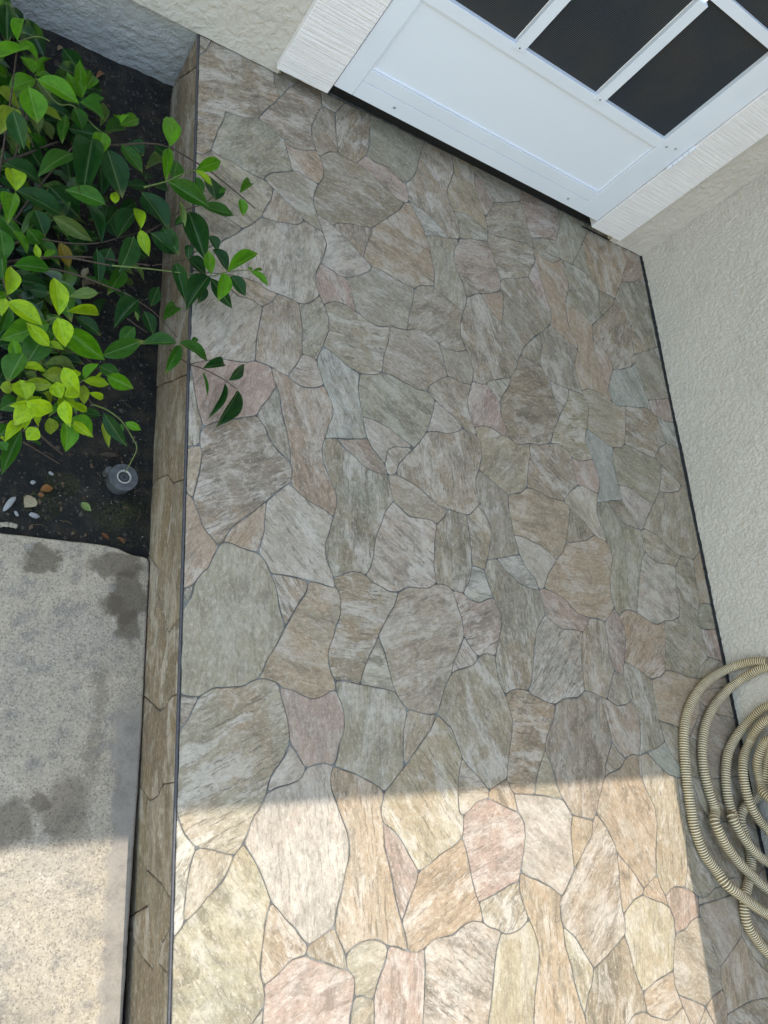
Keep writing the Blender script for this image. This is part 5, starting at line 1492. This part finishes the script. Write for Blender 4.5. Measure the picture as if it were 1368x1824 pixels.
# dry litter: leaf fragments and short twigs
parts = []
for i in range(230):
    x = rng.uniform(.0, .42)
    y = rng.uniform(.45, 1.55)
    s = rng.uniform(.002, .0065)
    a = rng.uniform(0, 6.28)
    p = Vector((x, y, soil_z(x, y) + rng.uniform(.002, .005)))
    u = Vector((math.cos(a), math.sin(a), rng.uniform(-.3, .3))) * s
    v = Vector((-math.sin(a), math.cos(a), rng.uniform(-.3, .3))) * s * rng.uniform(.25, .7)
    n = Vector((0, 0, s * .3))
    parts.append(([p - u, p - v + n, p + u, p + v + n, p + n * 1.6], [(0, 1, 4), (1, 2, 4), (2, 3, 4), (3, 0, 4)]))
for i in range(70):
    x = rng.uniform(.02, .41)
    y = rng.uniform(.46, 1.54)
    a = rng.uniform(0, 6.28)
    L = rng.uniform(.008, .03)
    z = soil_z(x, y) + .004
    parts.append(tube([(x, y, z), (x + math.cos(a) * L * .5, y + math.sin(a) * L * .5, z + .002), (x + math.cos(a + .2) * L, y + math.sin(a + .2) * L, z)], .0006, 5))
V, F = merge(parts)
o = from_py("leaf_litter", V, F, mat_plain("dry_litter", (.115, .075, .045), .9, 30, .8))
tag(o, "brown dry leaf fragments and twigs strewn over the soil", "litter", kind="stuff")

# moss and tiny weeds near the concrete
V, F = [], []
for i in range(2600):
    cx, cy, rr = rng.choice([(.385, .475, .045), (.36, .50, .04), (.24, .50, .035), (.27, .545, .03), (.405, .52, .03)])
    a = rng.uniform(0, 6.28)
    d = rr * math.sqrt(rng.random())
    x, y = min(cx + d * math.cos(a), .428), max(cy + d * math.sin(a) * .8, .443)
    z = soil_z(x, y) + rng.uniform(0, .004)
    s = rng.uniform(.0008, .0022)
    b = rng.uniform(0, 6.28)
    p = Vector((x, y, z))
    u = Vector((math.cos(b), math.sin(b), rng.uniform(-.3, .6))) * s
    v = Vector((-math.sin(b), math.cos(b), rng.uniform(-.3, .3))) * s * .7
    n = len(V)
    V += [p - u, p - v * .8, p + u, p + v * .8]
    F.append((n, n + 1, n + 2, n + 3))
o = from_py("moss", V, F, mat_plain("moss_green", (.045, .046, .018), .8, 25, .75))
tag(o, "brownish green moss specks on the soil beside the concrete", "moss", kind="stuff")

# ------------------------------------------------------------------ door frame and screen door
frame = empty("door_frame", (1.2, 1.575, 0))
tag(frame, "white rough sawn wood trim boards around the screen door", "door frame")


def part_box(name, parent, x0, x1, y0, y1, z0, z1, mat, bev=0.0, seg=2):
    bm = bmesh.new()
    bbox(bm, x0, x1, y0, y1, z0, z1, bev, seg)
    o = from_bm(name, bm, mat)
    o.parent = parent
    o.matrix_parent_inverse = Matrix.Translation(-Vector(parent.location))
    return o


def rough_board(name, parent, x0, x1, y0, y1, z0, z1, mat):
    bm = bmesh.new()
    bbox(bm, x0, x1, y0, y1, z0, z1, .0022, 2)
    bmesh.ops.subdivide_edges(bm, edges=[e for e in bm.edges if abs(e.verts[0].co.x - e.verts[1].co.x) > .05], cuts=14)
    zs = [z0 + .02 * i for i in range(1, 40)]
    for zc in zs:
        bmesh.ops.bisect_plane(bm, geom=bm.verts[:] + bm.edges[:] + bm.faces[:], plane_co=(0, 0, zc), plane_no=(0, 0, 1))
    for v in bm.verts:
        p = v.co
        v.co.x += .0011 * mnoise.noise((p.x * 40, p.y * 8, p.z * 25))
        v.co.y += .0007 * mnoise.noise((p.x * 30, 2, p.z * 60))
        if p.z < z0 + .006:
            v.co.z += .0028 * mnoise.noise((p.x * 40, p.y * 40, 1))
    o = from_bm(name, bm, mat)
    o.parent = parent
    o.matrix_parent_inverse = Matrix.Translation(-Vector(parent.location))
    return o


rough_board("trim_board", frame, .610, .7430, 1.552, 1.600, .026, 2.1, TRIM)
rough_board("trim_board", frame, 1.6655, 1.795, 1.552, 1.600, .028, 2.1, TRIM)
part_box("trim_board", frame, .610, 1.795, 1.552, 1.600, 2.1005, 2.22, TRIM, .003)
part_box("light_block", frame, .6325, .7430, 1.6005, 1.9, -.001, 2.099, BLACK)  # added black blocks behind the trim, stop light leaking through
part_box("light_block", frame, 1.6655, 1.7745, 1.6005, 1.9, -.001, 2.099, BLACK)
part_box("threshold", frame, .7435, 1.665, 1.597, 1.72, -.001, .09, BLACK, .002)

door = empty("screen_door", (1.205, 1.57, .051))
tag(door, "white screen door with dark mesh panes above a plain kick panel", "screen door")
Y0 = 1.556
part_box("stile", door, .7465, .7975, Y0, Y0 + .03, .0515, 2.09, DOOR, .0015)
part_box("stile", door, 1.5775, 1.6625, Y0, Y0 + .03, .0515, 2.09, DOOR, .0015)
part_box("bottom_rail", door, .7980, 1.5770, Y0 + .0006, Y0 + .03, .0515, .0965, DOOR, .0012)
part_box("bottom_rail", door, .7980, 1.5770, Y0 + .0012, Y0 + .03, .0973, .1325, DOOR, .0012)
part_box("middle_rail", door, .7980, 1.5770, Y0 + .0004, Y0 + .03, .3290, .3585, DOOR, .0012)
part_box("kick_panel", door, .7981, 1.5769, Y0 + .0065, Y0 + .024, .1330, .3286, PANEL)
# bevelled bead round the kick panel
for (x0, x1, z0, z1) in ((.7982, 1.5768, .1330, .1375), (.7982, 1.5768, .3242, .3286), (.7982, .8030, .1380, .3238), (1.5715, 1.5768, .1380, .3238)):
    part_box("bead", door, x0, x1, Y0 + .0030, Y0 + .020, z0, z1, DOOR, .0016)
rows = [(.3590, .6573), (.6830, .981), (1.007, 1.305), (1.331, 1.63), (1.656, 2.05)]
for i, (z0, z1) in enumerate(rows):
    for (x0, x1) in ((.7980, 1.0406), (1.0706, 1.3106), (1.3410, 1.5770)):
        part_box("screen_pane", door, x0, x1, Y0 + .0130, Y0 + .0150, z0, z1, SCREEN)
    if i:
        part_box("crossbar", door, .7980, 1.5770, Y0 + .0010, Y0 + .0128, rows[i - 1][1] + .0002, z0 - .0002, DOOR, .001)
for (x0, x1) in ((1.0408, 1.0704), (1.3108, 1.3408)):
    for i, (z0, z1) in enumerate(rows):
        mt = part_box("muntin", door, x0, x1, Y0 - .0016, Y0 + .0128, z0 - .010, z1 - .0105, DOOR, .001)
        sc = bmesh.new()
        bmesh.ops.create_cone(sc, cap_ends=True, segments=12, radius1=.0022, radius2=.0018, depth=.0014, matrix=Matrix.Translation(((x0 + x1) / 2, Y0 - .002, z0 - .003)) @ Matrix.Rotation(math.pi / 2, 4, 'X'))
        so = from_bm("screw", sc, BARK, mt)
part_box("top_rail", door, .7980, 1.5770, Y0 + .0004, Y0 + .03, 2.0502, 2.09, DOOR, .0012)
# screw heads on the bottom rail and the hinge stile
for (sx, sz) in ((.905, .0745), (1.515, .0745), (1.628, .355), (1.6, .347)):
    bm = bmesh.new()
    bmesh.ops.create_cone(bm, cap_ends=True, segments=16, radius1=.0040, radius2=.0030, depth=.0018, matrix=Matrix.Translation((sx, Y0 - .0008, sz)) @ Matrix.Rotation(math.pi / 2, 4, 'X'))
    o = from_bm("screw", bm, STEEL)
    o.parent = door
    o.matrix_parent_inverse = Matrix.Translation(-Vector(door.location))
# hinge knuckles on the right edge
hz0, hz1 = .302, .388
for i in range(5):
    a = hz0 + (hz1 - hz0) * i / 5
    b = hz0 + (hz1 - hz0) * (i + 1) / 5 - .0012
    bm = bmesh.new()
    bmesh.ops.create_cone(bm, cap_ends=True, segments=16, radius1=.0050, radius2=.0050, depth=b - a, matrix=Matrix.Translation((1.6645, 1.5512, (a + b) / 2)))
    o = from_bm("hinge_knuckle", bm, DOOR)
    o.parent = door
    o.matrix_parent_inverse = Matrix.Translation(-Vector(door.location))

# ------------------------------------------------------------------ leafy shrub


def leaf_mesh(fold, bend, wave, asym):
    nx, ny = 10, 3
    V, F = [], []
    V.append((-.06, .012, 0))
    V.append((-.06, -.012, 0))
    idx = {}
    for i in range(nx + 1):
        t = i / nx
        hw = (t ** .92) * ((1 - t) ** 1.15) * 2.08 + .014 * (1 - t)
        hw = min(hw, .5)
        if i == nx:
            hw = .0035
        for j in range(-ny, ny + 1):
            s = j / ny
            y = s * hw * (1 + asym * s)
            z = fold * abs(y) - bend * (t * t) * .5 + .5 * bend * t * .35 + wave * math.sin(t * 9 + s * 2) * abs(s) * .5
            idx[i, j] = len(V)
            V.append((t, y, z))
    for i in range(nx):
        for j in range(-ny, ny):
            F.append((idx[i, j], idx[i + 1, j], idx[i + 1, j + 1], idx[i, j + 1]))
    F.append((1, idx[0, -1], idx[0, 0], 0))
    F.append((0, idx[0, 0], idx[0, 1]))
    me = bpy.data.meshes.new("leaf")
    me.from_pydata(V, [], F)
    me.update()
    for p in me.polygons:
        p.use_smooth = True
    me.materials.append(LEAF)
    return me


LM = [leaf_mesh(.22, .26, .030, .05), leaf_mesh(.30, .40, .040, -.06), leaf_mesh(.38, .20, .030, .0), leaf_mesh(.16, .55, .045, .06),
      leaf_mesh(.46, .35, .036, -.04), leaf_mesh(.24, -.22, .045, .03), leaf_mesh(.32, .70, .030, .07), leaf_mesh(.55, .50, .050, -.05)]
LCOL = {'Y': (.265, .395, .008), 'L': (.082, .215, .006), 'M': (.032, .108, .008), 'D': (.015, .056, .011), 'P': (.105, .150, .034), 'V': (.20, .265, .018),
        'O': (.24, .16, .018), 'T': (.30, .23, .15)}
shrub = empty("shrub", (.10, .95, -.17))
tag(shrub, "glossy green leafy shrub with yellow green young shoots spilling over the step", "shrub")
INV = Matrix.Translation(-Vector(shrub.location))
for line in STEMS.strip().splitlines():
    h, rest = line.split(' ', 1)
    P = spline(pts(rest), .006)
    if len(P) < 3:
        continue
    r = int(h[1:]) / 1e5
    rr = [r * (1.0 - .45 * i / (len(P) - 1)) * (1 + .18 * mnoise.noise((i * .7, r * 1000, 1))) for i in range(len(P))]
    V, F = tube(P, rr, 7)
    o = from_py("branch", V, F, BARK if h[0] == 'B' else GREENSTEM, smooth=True)
    o.parent = shrub
    o.matrix_parent_inverse = INV


def leaf_matrix(a, b, w, roll):
    a, b = Vector(a), Vector(b)
    x = b - a
    L = x.length
    x.normalize()
    up = Vector((-.25, -.15, 1.0)) + Vector((rng.uniform(-roll, roll), rng.uniform(-roll, roll), 0))
    z = (up - x * up.dot(x)).normalized()
    y = z.cross(x)
    return Matrix(((x.x * L, y.x * w, z.x * L, a.x), (x.y * L, y.y * w, z.y * L, a.y), (x.z * L, y.z * w, z.z * L, a.z), (0, 0, 0, 1)))


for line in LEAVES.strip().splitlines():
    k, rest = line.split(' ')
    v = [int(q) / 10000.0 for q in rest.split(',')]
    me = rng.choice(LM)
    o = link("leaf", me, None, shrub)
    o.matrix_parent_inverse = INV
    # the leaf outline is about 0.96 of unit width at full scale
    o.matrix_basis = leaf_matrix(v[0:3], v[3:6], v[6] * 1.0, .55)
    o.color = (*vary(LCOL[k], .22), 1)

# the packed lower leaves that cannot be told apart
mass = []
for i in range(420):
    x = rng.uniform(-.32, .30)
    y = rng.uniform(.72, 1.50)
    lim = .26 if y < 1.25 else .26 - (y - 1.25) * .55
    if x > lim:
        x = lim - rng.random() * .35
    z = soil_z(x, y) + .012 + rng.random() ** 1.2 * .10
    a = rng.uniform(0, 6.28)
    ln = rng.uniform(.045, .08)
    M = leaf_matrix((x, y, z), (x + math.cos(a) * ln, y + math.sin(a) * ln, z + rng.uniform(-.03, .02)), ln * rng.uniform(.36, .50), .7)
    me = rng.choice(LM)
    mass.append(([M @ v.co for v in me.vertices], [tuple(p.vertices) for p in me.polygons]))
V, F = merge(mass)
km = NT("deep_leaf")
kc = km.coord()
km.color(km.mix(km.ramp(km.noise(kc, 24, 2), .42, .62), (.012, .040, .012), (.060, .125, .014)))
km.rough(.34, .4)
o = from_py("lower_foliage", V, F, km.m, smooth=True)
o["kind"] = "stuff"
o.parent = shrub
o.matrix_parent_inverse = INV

# ------------------------------------------------------------------ small things on the soil


def lathe(name, prof, mat, parent, segs=32, loc=(0, 0, 0), cap=True):
    V, F = [], []
    for r, z in prof:
        for k in range(segs):
            a = 2 * math.pi * k / segs
            V.append((r * math.cos(a), r * math.sin(a), z))
    for i in range(len(prof) - 1):
        for k in range(segs):
            k2 = (k + 1) % segs
            F.append((i * segs + k, i * segs + k2, (i + 1) * segs + k2, (i + 1) * segs + k))
    if cap:
        F.append(tuple((len(prof) - 1) * segs + k for k in range(segs)))
    o = from_py(name, V, F, mat, parent, smooth=False)
    o.location = loc
    return o


PLASTIC = mat_plain("dusty_black_plastic", (.085, .088, .095), .6, 70, .45, .0008)
DARKP = mat_plain("dark_plastic", (.03, .03, .033), .5, 90, .4)
PALEP = mat_plain("pale_worn_ring", (.42, .41, .38), .6, 110, .45)
SPR = .92
spr = empty("sprinkler_head", (.3690, .5650, -.190))
tag(spr, "round dark grey sprinkler head in the soil with a pale worn ring", "sprinkler")
spr.scale = (SPR, SPR, SPR)
lathe("body", [(.0255, 0), (.0255, .030), (.0262, .0310), (.0262, .040), (.0250, .0405)], PLASTIC, spr)
lathe("cap", [(.0250, .0406), (.0284, .0410), (.0290, .0425), (.0290, .0490), (.0280, .0505), (.0150, .0508), (.0142, .0500)], PLASTIC, spr)
lathe("ring", [(.0142, .0500), (.0145, .0528), (.0136, .0534), (.0120, .0530), (.0114, .0500)], PALEP, spr, cap=False)
lathe("nozzle", [(.0114, .0475), (.0105, .0500), (.0070, .0502), (.0062, .0485), (.0048, .0487), (.0040, .0510), (.0008, .0512)], DARKP, spr)
o = lathe("tab", [(.0075, .018), (.0075, .044), (.0060, .0455)], PLASTIC, spr, 12, (-.0275, .0135, 0))


def pebble(name, loc, size, mat, label, cat, rz=0, group=None):
    bm = bmesh.new()
    bmesh.ops.create_icosphere(bm, subdivisions=3, radius=1)
    sd = rng.uniform(0, 50)
    for v in bm.verts:
        d = 1 + .22 * mnoise.noise(v.co * 1.4 + Vector((sd, 0, 0))) + .06 * mnoise.noise(v.co * 4 + Vector((sd, 0, 0)))
        v.co = Vector((v.co.x * size[0] * d, v.co.y * size[1] * d, v.co.z * size[2] * d))
    o = from_bm(name, bm, mat, smooth=True)
    o.location = loc
    o.rotation_euler = (rng.uniform(-.15, .15), rng.uniform(-.15, .15), rz)
    return tag(o, label, cat, group)


WHITE_STONE = mat_plain("white_quartz", (.26, .255, .25), .55, 40, .25, .001)
for (x, y, sx, sy, rz, lab) in PEBBLES:
    pebble("pebble", (x, y, soil_z(x, y) + .004), (sx, sy, min(sx, sy) * .6), WHITE_STONE, lab, "pebble", rz, "white stones on the soil")


def dead_leaf(a, b, w, col, mesh, label):
    o = link("fallen_leaf", mesh, None)
    o.matrix_world = leaf_matrix(a, b, w, .25)
    o.color = (*col, 1)
    return tag(o, label, "leaf", "fallen leaves on the soil")


for (a, b, w, col, mi, lab) in FALLEN:
    za = soil_z(a[0], a[1]) + .006
    zb = soil_z(b[0], b[1]) + .007
    dead_leaf((*a, za), (*b, zb), w, col, LM[mi], lab)
P = [(BARKP[0][0], BARKP[0][1], -.163), ((BARKP[0][0] + BARKP[1][0]) / 2, (BARKP[0][1] + BARKP[1][1]) / 2 + .002, -.160), (BARKP[1][0], BARKP[1][1], -.163)]
Q = spline(P, .003)
V, F = tube(Q, [.0042 * (1 + .35 * mnoise.noise((i * .9, 3, 3))) for i in range(len(Q))], 7)
o = from_py("bark_piece", V, F, mat_plain("pale_bark", (.33, .29, .23), .85, 120, .5, .002))
tag(o, "pale strip of bark lying on the edge of the concrete path", "bark")

# ------------------------------------------------------------------ coiled corrugated hose
HP = pts(HOSE)
pitch = .0058
RAD = .0114
C0 = spline(HP, .004)
# relax heights so that crossing turns ride over each other smoothly
for it in range(14):
    C0 = [C0[0]] + [C0[i] * .5 + (C0[i - 1] + C0[i + 1]) * .25 for i in range(1, len(C0) - 1)] + [C0[-1]]
for it in range(60):
    zs = [p.z for p in C0]
    for i in range(1, len(C0) - 1):
        C0[i].z = max(RAD * .98, zs[i] * .5 + (zs[i - 1] + zs[i + 1]) * .25)
total = 0.0
fine = [C0[0]]
prof = [(0.0, .85), (.42, .85), (.54, 1.0), (.90, 1.0)]
cum = [0.0]
for a, b in zip(C0, C0[1:]):
    cum.append(cum[-1] + (b - a).length)
total = cum[-1]
path, rad, ridge = [], [], []
n = int(total / pitch)
j = 0
for i in range(n):
    for (t, s) in prof:
        d = (i + t) * pitch
        while j < len(cum) - 2 and cum[j + 1] < d:
            j += 1
        u = (d - cum[j]) / max(1e-9, cum[j + 1] - cum[j])
        path.append(C0[j].lerp(C0[j + 1], u))
        rad.append(RAD * s)
SIDES = 14
V, F = tube(path, rad, SIDES)
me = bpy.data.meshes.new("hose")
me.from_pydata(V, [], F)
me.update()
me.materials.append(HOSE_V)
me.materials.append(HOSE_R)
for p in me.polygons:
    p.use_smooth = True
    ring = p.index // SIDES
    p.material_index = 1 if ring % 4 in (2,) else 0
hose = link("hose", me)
tag(hose, "beige corrugated drain hose coiled against the side wall", "hose")
